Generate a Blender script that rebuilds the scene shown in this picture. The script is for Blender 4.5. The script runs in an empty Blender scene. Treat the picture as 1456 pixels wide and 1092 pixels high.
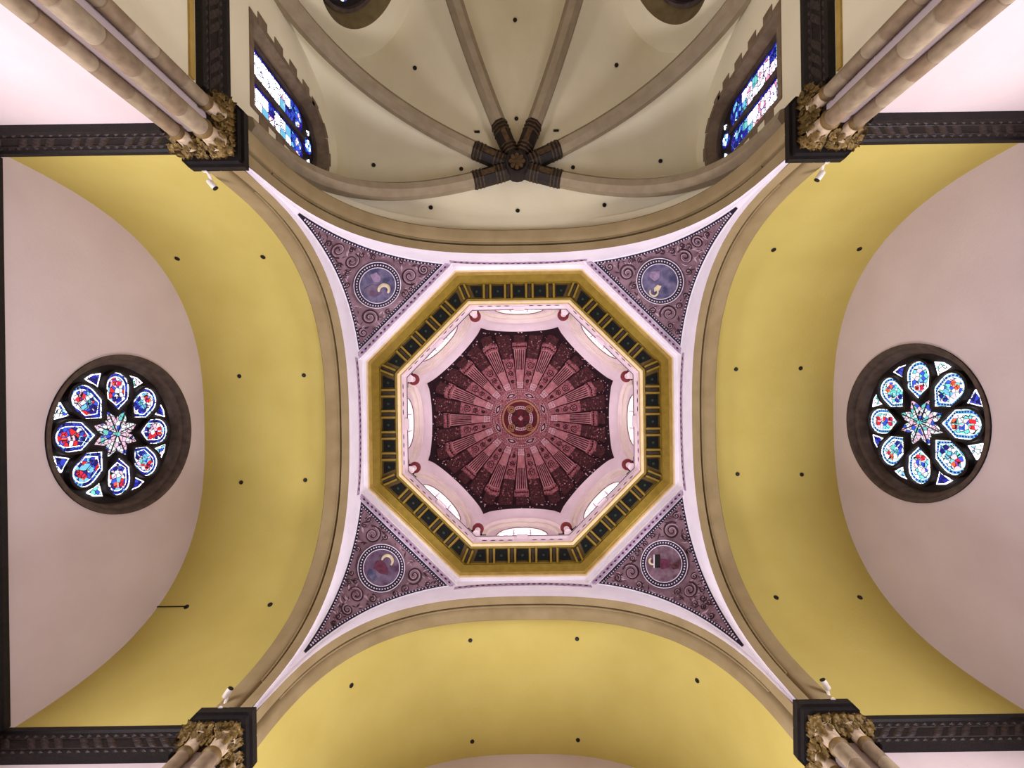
import bpy, math, random
from mathutils import Vector, Matrix

PI = math.pi
rnd = random.Random(7)
scene = bpy.context.scene
col = scene.collection

# ------------------------------------------------------------------ camera
# world: +X = picture right, +Y = picture down (nave), +Z = up. Origin: crossing axis at camera height.
FOCAL_PX = 620.0
cam_d = bpy.data.cameras.new('camera')
cam_d.sensor_width = 36.0
cam_d.lens = 36.0 * FOCAL_PX / 1456.0
cam_d.shift_x = -12.0 / 1456.0
cam_d.shift_y = 33.0 / 1456.0
cam_d.clip_end = 200
cam = bpy.data.objects.new('camera', cam_d)
col.objects.link(cam)
cam.matrix_world = Matrix.Translation((0, -0.64, 0)) @ Matrix.Rotation(0.014, 4, 'Z') @ Matrix.Rotation(PI, 4, 'X')
scene.camera = cam

# ------------------------------------------------------------------ world, exposure
world = bpy.data.worlds.new('world')
scene.world = world
world.use_nodes = True
world.node_tree.nodes['Background'].inputs[0].default_value = (0.55, 0.5, 0.56, 1)
world.node_tree.nodes['Background'].inputs[1].default_value = 0.0
scene.view_settings.view_transform = 'Standard'
scene.view_settings.look = 'None'
scene.view_settings.gamma = 1.0
scene.view_settings.use_curve_mapping = False
scene.view_settings.exposure = 0.45


def lamp(name, kind, loc, target, color, energy, **kw):
    d = bpy.data.lights.new(name, kind)
    d.color = color
    d.energy = energy
    for k, v in kw.items():
        setattr(d, k, v)
    o = bpy.data.objects.new(name, d)
    col.objects.link(o)
    o.location = loc
    if target is not None:
        o.rotation_euler = (Vector(target) - Vector(loc)).to_track_quat('-Z', 'Y').to_euler()
    return o


R_ = math.radians
DAY = (0.96, 0.91, 1.0)


# daylight through the low windows of the three arms: they lie in the end walls, below the friezes and outside the picture
def low_window(name, loc, target, energy):
    return lamp(name, 'AREA', loc, target, DAY, energy, shape='RECTANGLE', size=6.0, size_y=4.6)


low_window('window_left_offscreen', (-11.80, 0, 5.9), (0, 0, 5.9), 1200)
low_window('window_right_offscreen', (11.66, 0, 5.9), (0, 0, 5.9), 1200)
low_window('window_nave_offscreen', (0, 12.30, 5.9), (0, 0, 5.9), 1500)


# ------------------------------------------------------------------ materials
def lin(c):
    return tuple(((v / 255.0) / 12.92 if v / 255.0 <= 0.04045 else ((v / 255.0 + 0.055) / 1.055) ** 2.4) for v in c)


MATS = {}


def paint(name, c1, c2=None, rough=0.75, metal=0.0, scale=2.0, bump=0.0, bscale=20.0, detail=4.0, spec=0.3):
    m = bpy.data.materials.new(name)
    m.use_nodes = True
    nt = m.node_tree
    b = nt.nodes['Principled BSDF']
    b.inputs['Roughness'].default_value = rough
    b.inputs['Metallic'].default_value = metal
    b.inputs['Specular IOR Level'].default_value = spec
    c1 = lin(c1)
    c2 = lin(c2) if c2 else tuple(v * 0.86 for v in c1)
    tc = nt.nodes.new('ShaderNodeTexCoord')
    nz = nt.nodes.new('ShaderNodeTexNoise')
    nz.inputs['Scale'].default_value = scale
    nz.inputs['Detail'].default_value = detail
    nt.links.new(tc.outputs['Object'], nz.inputs['Vector'])
    rp = nt.nodes.new('ShaderNodeValToRGB')
    rp.color_ramp.elements[0].position = 0.35
    rp.color_ramp.elements[1].position = 0.68
    rp.color_ramp.elements[0].color = (*c1, 1)
    rp.color_ramp.elements[1].color = (*c2, 1)
    nt.links.new(nz.outputs['Fac'], rp.inputs['Fac'])
    nt.links.new(rp.outputs['Color'], b.inputs['Base Color'])
    if bump:
        n2 = nt.nodes.new('ShaderNodeTexNoise')
        n2.inputs['Scale'].default_value = bscale
        n2.inputs['Detail'].default_value = 5
        nt.links.new(tc.outputs['Object'], n2.inputs['Vector'])
        bp = nt.nodes.new('ShaderNodeBump')
        bp.inputs['Strength'].default_value = bump
        bp.inputs['Distance'].default_value = 0.05
        nt.links.new(n2.outputs['Fac'], bp.inputs['Height'])
        nt.links.new(bp.outputs['Normal'], b.inputs['Normal'])
    MATS[name] = m
    return m


def glass(name, palette, scale=6.0, strength=1.6, lead=0.05):
    """lit stained glass: random coloured cells with dark lead lines"""
    m = bpy.data.materials.new(name)
    m.use_nodes = True
    nt = m.node_tree
    nt.nodes.clear()
    out = nt.nodes.new('ShaderNodeOutputMaterial')
    tc = nt.nodes.new('ShaderNodeTexCoord')
    v = nt.nodes.new('ShaderNodeTexVoronoi')
    v.inputs['Scale'].default_value = scale
    nt.links.new(tc.outputs['Object'], v.inputs['Vector'])
    sp = nt.nodes.new('ShaderNodeSeparateColor')
    nt.links.new(v.outputs['Color'], sp.inputs['Color'])
    rp = nt.nodes.new('ShaderNodeValToRGB')
    rp.color_ramp.interpolation = 'CONSTANT'
    els = rp.color_ramp.elements
    while len(els) < len(palette):
        els.new(0.5)
    for i, c in enumerate(palette):
        els[i].position = i / len(palette)
        els[i].color = (*lin(c), 1)
    nt.links.new(sp.outputs['Red'], rp.inputs['Fac'])
    last = rp.outputs['Color']
    if lead:
        v2 = nt.nodes.new('ShaderNodeTexVoronoi')
        v2.feature = 'DISTANCE_TO_EDGE'
        v2.inputs['Scale'].default_value = scale
        nt.links.new(tc.outputs['Object'], v2.inputs['Vector'])
        gt = nt.nodes.new('ShaderNodeMath')
        gt.operation = 'GREATER_THAN'
        gt.inputs[1].default_value = lead
        nt.links.new(v2.outputs['Distance'], gt.inputs[0])
        mx = nt.nodes.new('ShaderNodeMix')
        mx.data_type = 'RGBA'
        mx.inputs['A'].default_value = (0.004, 0.004, 0.008, 1)
        nt.links.new(gt.outputs[0], mx.inputs['Factor'])
        nt.links.new(last, mx.inputs['B'])
        last = mx.outputs['Result']
    em = nt.nodes.new('ShaderNodeEmission')
    em.inputs['Strength'].default_value = strength
    nt.links.new(last, em.inputs['Color'])
    gl = nt.nodes.new('ShaderNodeBsdfGlossy')
    gl.inputs['Roughness'].default_value = 0.2
    gl.inputs['Color'].default_value = (0.04, 0.04, 0.05, 1)
    ad = nt.nodes.new('ShaderNodeAddShader')
    nt.links.new(em.outputs[0], ad.inputs[0])
    nt.links.new(gl.outputs[0], ad.inputs[1])
    nt.links.new(ad.outputs[0], out.inputs['Surface'])
    MATS[name] = m
    return m


paint('wall_plaster', (206, 191, 190), (199, 183, 182), 0.85, scale=0.6, bump=0.12, bscale=14)
paint('vault_plaster', (194, 178, 98), (188, 171, 90), 0.85, scale=0.7, bump=0.12, bscale=14)
paint('apse_plaster', (226, 218, 188), (220, 211, 180), 0.85, scale=0.7, bump=0.1, bscale=14)
paint('arch_ochre', (146, 128, 92), (134, 116, 80), 0.8, scale=1.5, bump=0.1)
paint('arch_white', (246, 240, 247), (238, 231, 240), 0.8, scale=1.5)
paint('rib_stone', (150, 136, 110), (138, 123, 98), 0.8, scale=3, bump=0.15)
paint('dark_wood', (24, 17, 16), (15, 10, 10), 0.6, scale=5, bump=0.3, bscale=30)
paint('carved_dark', (52, 40, 38), (30, 22, 21), 0.45, scale=9, bump=0.3, bscale=30)
paint('capital_gold', (132, 106, 52), (46, 34, 16), 0.4, metal=0.3, scale=7, bump=0.5, bscale=25)
paint('capital_core', (62, 48, 30), (34, 25, 16), 0.6, scale=6, bump=0.5, bscale=20)
for i, (a, b) in enumerate((((146, 130, 104), (124, 108, 86)), ((134, 116, 92), (114, 96, 76)), ((156, 140, 114), (136, 120, 98)), ((138, 118, 92), (118, 100, 78)))):
    paint('drum_stone_%d' % i, a, b, 0.6, scale=6, bump=0.1, bscale=30)
paint('neck_stone', (196, 176, 150), (150, 128, 100), 0.6, scale=6)
paint('neck_ring', (118, 94, 50), (80, 62, 34), 0.5, scale=6)
paint('sleeve_dark', (32, 22, 18), (18, 12, 11), 0.5, scale=6)
paint('sleeve_gold', (82, 60, 34), (46, 33, 20), 0.5, scale=10)
paint('cornice_gold', (140, 116, 34), (126, 102, 26), 0.55, scale=4, bump=0.1)
paint('cornice_dull', (92, 72, 22), (78, 60, 18), 0.6, scale=4)
paint('cornice_cream', (236, 214, 168), (226, 200, 148), 0.6, scale=4)
paint('coffer_black', (10, 12, 9), (5, 6, 5), 0.9, scale=6)
paint('coffer_stud', (34, 62, 42), (24, 44, 32), 0.5, scale=10)
paint('drum_white', (240, 222, 226), (234, 214, 219), 0.7, scale=2)
paint('drum_cream', (238, 226, 210), (230, 216, 198), 0.7, scale=2)
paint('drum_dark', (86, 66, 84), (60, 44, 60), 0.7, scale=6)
paint('drum_red', (138, 48, 46), (92, 28, 32), 0.6, scale=14)
paint('dome_dark', (46, 20, 30), (24, 10, 17), 0.75, scale=5)
paint('dome_pink', (196, 136, 138), (170, 104, 110), 0.75, scale=4)
paint('dome_scroll', (184, 118, 122), (112, 50, 60), 0.75, scale=9)
paint('dome_maroon', (92, 48, 50), (36, 16, 20), 0.75, scale=9)
paint('dome_line', (58, 20, 28), (40, 14, 20), 0.75, scale=7)
paint('dome_pale', (226, 186, 190), (206, 156, 164), 0.75, scale=8)
paint('dome_gold', (196, 140, 104), (164, 106, 80), 0.6, scale=8)
paint('dome_crimson', (110, 26, 40), (78, 16, 28), 0.7, scale=6)
paint('pend_mauve', (140, 112, 122), (104, 76, 86), 0.75, scale=2.2)
paint('pend_light', (190, 164, 176), (164, 136, 150), 0.75, scale=6)
paint('pend_line', (66, 40, 46), (44, 24, 30), 0.75, scale=6)
paint('pend_border', (40, 26, 52), (26, 16, 34), 0.7, scale=4)
paint('bead_white', (226, 216, 228), (206, 194, 210), 0.6, scale=8)
paint('strip_lilac', (186, 166, 186), (146, 114, 146), 0.75, scale=9)
paint('medal_blue', (56, 56, 86), (112, 104, 132), 0.7, scale=3.5, detail=6)
paint('medal_purple', (112, 96, 118), (70, 40, 66), 0.7, scale=3.0, detail=6)
paint('medal_rose', (128, 102, 116), (68, 38, 46), 0.7, scale=3.2, detail=6)
paint('figure_cream', (214, 202, 170), (188, 170, 134), 0.7, scale=8)
paint('figure_lilac', (150, 128, 156), (120, 98, 128), 0.7, scale=8)
paint('figure_maroon', (100, 44, 66), (72, 30, 46), 0.7, scale=8)
paint('window_stone', (84, 70, 62), (64, 52, 46), 0.75, scale=4, bump=0.2)
paint('window_dark', (34, 25, 26), (22, 16, 18), 0.6, scale=5, bump=0.15)
paint('quoin_stone', (122, 104, 82), (104, 86, 66), 0.8, scale=4, bump=0.2)
paint('reveal_olive', (120, 104, 66), (102, 88, 54), 0.8, scale=3)
paint('fitting_black', (14, 13, 12), (9, 8, 8), 0.5, scale=10)
paint('lamp_white', (226, 218, 208), (208, 198, 186), 0.5, scale=8)
paint('floor_stone', (150, 134, 122), (132, 116, 106), 0.6, scale=1.0)
paint('stripe_gold', (178, 150, 78), (160, 132, 62), 0.7, scale=3)

BLUE, DEEP, CYAN, WHITE, RED, PINK, TEAL = (52, 84, 214), (24, 26, 120), (120, 200, 236), (236, 244, 250), (226, 40, 56), (238, 196, 220), (110, 206, 200)
glass('glass_blue', (BLUE, DEEP, CYAN, BLUE, DEEP), 7.5, 0.8, 0.06)
glass('glass_mixed', (WHITE, DEEP, CYAN, RED, WHITE, BLUE, BLUE, PINK), 8.0, 0.95, 0.06)
glass('glass_pale', (WHITE, CYAN, TEAL, WHITE, PINK, WHITE, BLUE, TEAL), 8.0, 1.15, 0.06)
glass('glass_star', (WHITE, PINK, WHITE, TEAL, PINK, BLUE, WHITE, PINK), 8.0, 0.85, 0.06)
glass('glass_cyan', (CYAN, (170, 224, 240), CYAN), 4.0, 0.75, 0.0)
glass('glass_red', (RED, (206, 30, 70), (240, 96, 70)), 6.0, 1.0, 0.05)
glass('glass_cobalt', ((40, 40, 190), (28, 24, 130), (60, 80, 220)), 7.0, 0.7, 0.06)
glass('glass_white', ((250, 250, 255), (226, 232, 246), (244, 238, 250)), 4.0, 2.4, 0.03)
glass('glass_rose', (PINK, (244, 214, 226), WHITE, (200, 120, 150)), 6.0, 1.6, 0.05)
glass('glass_teal', (TEAL, (90, 170, 190), CYAN), 6.0, 0.9, 0.05)
glass('glass_drum', ((250, 232, 240), (222, 196, 234), (250, 244, 248)), 5.0, 3.4, 0.03)
glass('glass_violet', ((150, 90, 200), (206, 120, 190), (110, 80, 190), (236, 200, 240)), 9.0, 0.6, 0.05)


# ------------------------------------------------------------------ mesh helpers
class MB:
    def __init__(self):
        self.v, self.f = [], []

    def add(self, vs, fs):
        o = len(self.v)
        self.v += [tuple(p) for p in vs]
        self.f += [tuple(i + o for i in f) for f in fs]
        return self

    def grid(self, fn, nu, nv, wu=False, wv=False):
        vs = [fn(i / nu, j / nv) for j in range(nv + (0 if wv else 1)) for i in range(nu + (0 if wu else 1))]
        cu, cv = nu + (0 if wu else 1), nv + (0 if wv else 1)
        fs = [(j * cu + i, j * cu + (i + 1) % cu, ((j + 1) % cv) * cu + (i + 1) % cu, ((j + 1) % cv) * cu + i) for j in range(nv) for i in range(nu)]
        return self.add(vs, fs)

    def box(self, c, s, M=None):
        c = Vector(c)
        vs = []
        for dz in (-.5, .5):
            for dx, dy in ((-.5, -.5), (.5, -.5), (.5, .5), (-.5, .5)):
                p = Vector((dx * s[0], dy * s[1], dz * s[2]))
                vs.append(c + (M @ p if M else p))
        return self.add(vs, [(3, 2, 1, 0), (4, 5, 6, 7), (0, 1, 5, 4), (1, 2, 6, 5), (2, 3, 7, 6), (3, 0, 4, 7)])

    def prism(self, pts, fn, h0, h1):
        """closed outline pts (a,b) extruded between h0 and h1 through fn(a,b,h)"""
        n = len(pts)
        vs = [fn(a, b, h0) for a, b in pts] + [fn(a, b, h1) for a, b in pts]
        fs = [tuple(range(n - 1, -1, -1)), tuple(range(n, 2 * n))] + [(i, (i + 1) % n, n + (i + 1) % n, n + i) for i in range(n)]
        return self.add(vs, fs)

    def band(self, pa, pb, fn, h0, h1, closed=True):
        """solid strip between two parallel outlines"""
        n = len(pa)
        vs = [fn(*p, h0) for p in pa] + [fn(*p, h0) for p in pb] + [fn(*p, h1) for p in pa] + [fn(*p, h1) for p in pb]
        fs = []
        for i in range(n if closed else n - 1):
            j = (i + 1) % n
            fs += [(i, j, n + j, n + i), (2 * n + i, 3 * n + i, 3 * n + j, 2 * n + j), (i, 2 * n + i, 2 * n + j, j), (n + i, n + j, 3 * n + j, 3 * n + i)]
        return self.add(vs, fs)

    def tube(self, pts, r, n=6, closed=False, cap=True):
        pts = [Vector(p) for p in pts]
        N = len(pts)
        rs = r if isinstance(r, (list, tuple)) else [r] * N
        up = Vector((0.13, 0.31, 0.94))
        rings = []
        for i, p in enumerate(pts):
            t = (pts[(i + 1) % N] - pts[i - 1]) if closed else (pts[min(i + 1, N - 1)] - pts[max(i - 1, 0)])
            t.normalize()
            a = t.cross(up)
            if a.length < 1e-3:
                a = t.cross(Vector((1, 0, 0)))
            a.normalize()
            b = t.cross(a)
            up = b if b.dot(up) > 0 else -b
            b = up
            a = b.cross(t)
            rings.append([p + (a * math.cos(2 * PI * k / n) + b * math.sin(2 * PI * k / n)) * rs[i] for k in range(n)])
        fs = []
        for i in range(N if closed else N - 1):
            j = (i + 1) % N
            fs += [(i * n + k, i * n + (k + 1) % n, j * n + (k + 1) % n, j * n + k) for k in range(n)]
        if cap and not closed:
            fs += [tuple(range(n - 1, -1, -1)), tuple((N - 1) * n + k for k in range(n))]
        return self.add([q for r_ in rings for q in r_], fs)

    def lathe(self, prof, n=24, M=None, c0=True, c1=True):
        vs = []
        for r, z in prof:
            for k in range(n):
                p = Vector((r * math.cos(2 * PI * k / n), r * math.sin(2 * PI * k / n), z))
                vs.append(M @ p if M else p)
        m = len(prof)
        fs = [(i * n + k, i * n + (k + 1) % n, (i + 1) * n + (k + 1) % n, (i + 1) * n + k) for i in range(m - 1) for k in range(n)]
        if c0:
            fs.append(tuple(range(n - 1, -1, -1)))
        if c1:
            fs.append(tuple((m - 1) * n + k for k in range(n)))
        return self.add(vs, fs)

    def octa(self, c, r):
        c = Vector(c)
        vs = [c + Vector(d) * r for d in ((1, 0, 0), (-1, 0, 0), (0, 1, 0), (0, -1, 0), (0, 0, 1), (0, 0, -1))]
        return self.add(vs, [(0, 2, 4), (2, 1, 4), (1, 3, 4), (3, 0, 4), (2, 0, 5), (1, 2, 5), (3, 1, 5), (0, 3, 5)])

    def mesh(self, name, mat, smooth=35):
        me = bpy.data.meshes.new(name)
        me.from_pydata(self.v, [], self.f)
        me.materials.append(MATS[mat])
        if smooth:
            me.polygons.foreach_set('use_smooth', [True] * len(me.polygons))
            me.set_sharp_from_angle(angle=R_(smooth))
        me.update()
        return me

    def build(self, name, mat, parent=None, smooth=35, **tags):
        return link(name, self.mesh(name, mat, smooth), parent, **tags)


def tagit(o, label=None, cat=None, group=None, kind=None):
    if label:
        o['label'] = label
    if cat:
        o['category'] = cat
    if group:
        o['group'] = group
    if kind:
        o['kind'] = kind


def link(name, data, parent=None, loc=None, rz=None, M=None, **tags):
    o = bpy.data.objects.new(name, data)
    col.objects.link(o)
    if parent is not None:
        o.parent = parent
    if M is not None:
        o.matrix_local = M
    if loc is not None:
        o.location = loc
    if rz is not None:
        o.rotation_euler = (0, 0, rz)
    tagit(o, **tags)
    return o


def thing(name, label, cat, loc=(0, 0, 0), rz=0.0, group=None, kind=None):
    o = link(name, None, None, loc, rz, label=label, cat=cat, group=group, kind=kind)
    o.empty_display_size = 0.3
    return o


def se(u, a, b, n=2.6, z0=10.0):
    return z0 + b * max(0.0, 1 - abs(u / a) ** n) ** (1 / n)


def arcpts(a, b, n=2.6, N=72, z0=10.0):
    """superellipse arch, even in angle: list of (u, z) from +a over the crown to -a"""
    out = []
    for i in range(N + 1):
        th = PI * i / N
        c, s = math.cos(th), math.sin(th)
        out.append((a * math.copysign(abs(c) ** (2 / n), c), z0 + b * abs(s) ** (2 / n)))
    return out


def side(al):
    ca, sa = math.cos(al), math.sin(al)
    return lambda u, d, z: (d * ca - u * sa, d * sa + u * ca, z)


W = 6.68          # half width of every arm
A = 6.25          # plane of the crossing faces
ARM = {0: 11.8, 90: 12.45, 180: 11.93}
SIDE_NAME = {0: 'right', 90: 'nave', 180: 'left', 270: 'apse'}
ARM_TXT = {0: 'transept with the paler rose window', 90: 'arm without any window in view, opposite the apse', 180: 'transept whose vault has a conduit on a fitting', 270: 'ribbed apse'}


def wall_hole(mb, outline, rect, fn, N=None):
    """planar wall in (u,z) with a star-shaped hole"""
    cu = sum(p[0] for p in outline) / len(outline)
    cz = sum(p[1] for p in outline) / len(outline)
    u0, u1, z0, z1 = rect
    vs, n = [], len(outline)
    for u, z in outline:
        du, dz = u - cu, z - cz
        t = 1e9
        if du > 1e-9: t = min(t, (u1 - cu) / du)
        if du < -1e-9: t = min(t, (u0 - cu) / du)
        if dz > 1e-9: t = min(t, (z1 - cz) / dz)
        if dz < -1e-9: t = min(t, (z0 - cz) / dz)
        vs.append((cu + du * t, cz + dz * t))
    # snap the nearest ring point to each rectangle corner so that the wall is complete
    for c in ((u0, z0), (u0, z1), (u1, z0), (u1, z1)):
        i = min(range(n), key=lambda k: (vs[k][0] - c[0]) ** 2 + (vs[k][1] - c[1]) ** 2)
        vs[i] = c
    mb.add([fn(*p) for p in outline] + [fn(*p) for p in vs], [(i, (i + 1) % n, n + (i + 1) % n, n + i) for i in range(n)])
    return mb


# ------------------------------------------------------------------ structure: floor and arms
MB().box((0, -2, -1.6), (27, 32, 0.2)).build('floor', 'floor_stone', smooth=0, label='pale stone floor of the church under the crossing', cat='floor', kind='structure')

ROSE_Z, ROSE_R = 13.32, 2.40
for al, dend in ARM.items():
    S = side(R_(al))
    nm, tx = SIDE_NAME[al], ARM_TXT[al]
    if al != 90:
        c = [(ROSE_R * math.cos(2 * PI * i / 96), ROSE_Z + ROSE_R * math.sin(2 * PI * i / 96)) for i in range(96)]
        mb = wall_hole(MB(), c, (-W - .3, W + .3, -1.5, 16.9), lambda u, z: S(u, dend, z))
    else:
        mb = MB().add([S(-W - .3, dend, -1.5), S(W + .3, dend, -1.5), S(W + .3, dend, 16.9), S(-W - .3, dend, 16.9)], [(0, 1, 2, 3)])
    mb.build('wall_' + nm, 'wall_plaster', smooth=0, label='plastered end wall of the ' + tx, cat='wall', kind='structure')
    for sg in (-1, 1):
        mb = MB().add([S(sg * W, 6.6, -1.5), S(sg * W, dend + .05, -1.5), S(sg * W, dend + .05, 10.05), S(sg * W, 6.6, 10.05)], [(0, 1, 2, 3)])
        nxt = SIDE_NAME[(al + (90 if sg > 0 else -90)) % 360]
        by = {'apse': 'beside the ribbed apse', 'nave': 'beside the arm opposite the apse', 'left': 'beside the transept with the conduit', 'right': 'beside the transept with the paler rose'}[nxt]
        mb.build('wall_%s_%s' % (nm, nxt), 'wall_plaster', smooth=0, label='plain side wall below the frieze of the %s, %s' % ({'left': 'conduit transept', 'right': 'paler rose transept', 'nave': 'windowless arm'}[nm], by), cat='wall', kind='structure')
    for sg in (-1, 1):
        MB().prism([(sg * W, 7.5), (sg * (W - .06), 7.5), (sg * (W - .06), dend - .08), (sg * W, dend - .08)], lambda a, b, h: S(a, b, h), -1.5, 3.2).build('added_bounce_panel', 'dark_wood', smooth=0, label='unseen dark panel added to cut bounced light along a side wall of the ' + tx, cat='added bounce panel', kind='structure')  # unseen dark panels, added so the lower walls bounce less light
    MB().prism([(-W, dend), (W, dend), (W, dend - .06), (-W, dend - .06)], lambda a, b, h: S(a, b, h), -1.5, 3.2).build('added_bounce_panel', 'dark_wood', smooth=0, label='unseen dark panel added to cut bounced light along the end wall of the ' + tx, cat='added bounce panel', kind='structure')  # same added panel on the end wall, to soak up bounced light
    arc = arcpts(W, 6.45)
    n = len(arc)
    mb = MB().grid(lambda a, b: S(arc[round(a * (n - 1))][0], 6.5 + (dend + .05 - 6.5) * b, arc[round(a * (n - 1))][1]), n - 1, 6)
    mb.build('ceiling_' + nm, 'vault_plaster', smooth=60, label='yellowish barrel vault over the ' + tx, cat='vault', kind='structure')

# ------------------------------------------------------------------ crossing arches with their faces
B_EX = 7.25
for al in (0, 90, 180, 270):
    S = side(R_(al))
    nm = SIDE_NAME[al]
    t = thing('trim_arch_' + nm, 'great round crossing arch with grooved ochre underside, opening to the ' + ARM_TXT[al], 'arch', kind='structure')
    prof = [(A, 0), (6.53, 0), (6.545, .02), (6.55, .34), (6.62, .34), (6.625, .16), (6.68, .08), (6.74, .03), (6.82, 0), (7.09, 0), (7.13, .03), (7.13, 1.3)]
    curves = [arcpts(6.15 + o, 5.9 + o, N=72) for _, o in prof]
    MB().grid(lambda a, b: S(curves[round(b * (len(prof) - 1))][round(a * 72)][0], prof[round(b * (len(prof) - 1))][0], curves[round(b * (len(prof) - 1))][round(a * 72)][1]), 72, len(prof) - 1).build('grooved_soffit', 'arch_ochre', t, smooth=25)
    roll = arcpts(6.15 + .1, 5.9 + .1, N=60)
    MB().tube([S(u, 6.655, z) for u, z in roll[2:-2]], .04, 8).build('roll_moulding', 'arch_ochre', t, smooth=60)
    # white face of the arch wall, from the intrados up to the octagon
    us = [A * math.sin(PI / 2 * (i / 60 * 2 - 1)) for i in range(61)]
    lo = [se(u, 6.15, 5.9) for u in us]
    hi = [max(l, min(17.36, se(u, A, B_EX)) if abs(u) > 2.6 else 17.36) for u, l in zip(us, lo)]
    MB().grid(lambda a, b: S(us[round(a * 60)], A, lo[round(a * 60)] if b < .5 else hi[round(a * 60)]), 60, 1).build('white_face', 'arch_white', t, smooth=0)
    # lilac painted strip over the crown
    us = [-2.62 + 5.24 * i / 24 for i in range(25)]
    MB().band([(u, se(u, A, B_EX - .42)) for u in us], [(u, se(u, A, B_EX - .2)) for u in us], lambda u, z, h: S(u, A - h, z), -.01, .02, False).build('painted_strip', 'strip_lilac', t, smooth=0, label='lilac painted ornament strip')
    # small scroll pattern on the strip: dark rhombs
    mb = MB()
    for i in range(23):
        u = -2.42 + 4.84 * i / 22
        z = se(u, A, B_EX - .31)
        mb.prism([(u - .07, z), (u, z - .045), (u + .07, z), (u, z + .045)], lambda a, b, h: S(a, A - h, b), .02, .032)
    mb.build('strip_ornament', 'pend_line', t, smooth=0)

# ------------------------------------------------------------------ pendentives
E_N = 2.6


def e_of(z):
    return A * max(0.0, 1 - ((z - 10) / B_EX) ** E_N) ** (1 / E_N)


ztab = [10.0 + 6.97 * i / 300 for i in range(301)]
mtab = [(A + e_of(z)) / 2 * math.sqrt(2) for z in ztab]
htab = [0.0]
for i in range(300):
    htab.append(htab[-1] + math.hypot(ztab[i + 1] - ztab[i], mtab[i + 1] - mtab[i]))


def pend(q, h, off=0.0):
    """point on the pendentive: q metres across, h metres up the slope, off towards the room (local: corner on +X)"""
    h = min(max(h, htab[0]), htab[-1])
    lo_, hi_ = 0, 300
    while hi_ - lo_ > 1:
        mid = (lo_ + hi_) // 2
        if htab[mid] <= h: lo_ = mid
        else: hi_ = mid
    f = (h - htab[lo_]) / max(1e-9, htab[hi_] - htab[lo_])
    z = ztab[lo_] + f * (ztab[hi_] - ztab[lo_])
    m = mtab[lo_] + f * (mtab[hi_] - mtab[lo_])
    dz, dm = ztab[hi_] - ztab[lo_], mtab[hi_] - mtab[lo_]
    L = math.hypot(dz, dm)
    return Vector((m + dm / L * 0 - off * dz / L, q, z + off * dm / L))


def h_of_z(z):
    i = min(299, int((z - 10) / 6.97 * 300))
    f = ((z - 10) / 6.97 * 300) - i
    return htab[i] + f * (htab[i + 1] - htab[i])


def halfw(h):
    p = pend(0, h)
    return (A - e_of(min(p.z, 16.97))) / math.sqrt(2)


H0, H1 = h_of_z(12.3), h_of_z(16.86)
HM = h_of_z(16.08)
PEND = {  # corner angle (deg): label, medallion paint
    225: ('painted corner pendentive whose blue roundel shows a pale hook shape', 'medal_blue'),
    315: ('painted corner pendentive whose blue roundel shows a gold spiral', 'medal_blue'),
    135: ('painted corner pendentive whose purple roundel shows a pale crescent horn', 'medal_purple'),
    45: ('painted corner pendentive whose brown roundel shows a figure with dark book', 'medal_rose')}


def spiral(q, h, r, turns, a0, sgn):
    n = int(14 * turns)
    return [(q + r * (1 - .9 * i / n) * math.cos(a0 + sgn * 2 * PI * turns * i / n), h + r * (1 - .9 * i / n) * math.sin(a0 + sgn * 2 * PI * turns * i / n)) for i in range(n + 1)]


def inside(q, h, mg=.3):
    return H0 + mg < h < H1 - mg * .9 and abs(q) < halfw(h) - mg and math.hypot(q, h - HM) > 1.02


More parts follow.
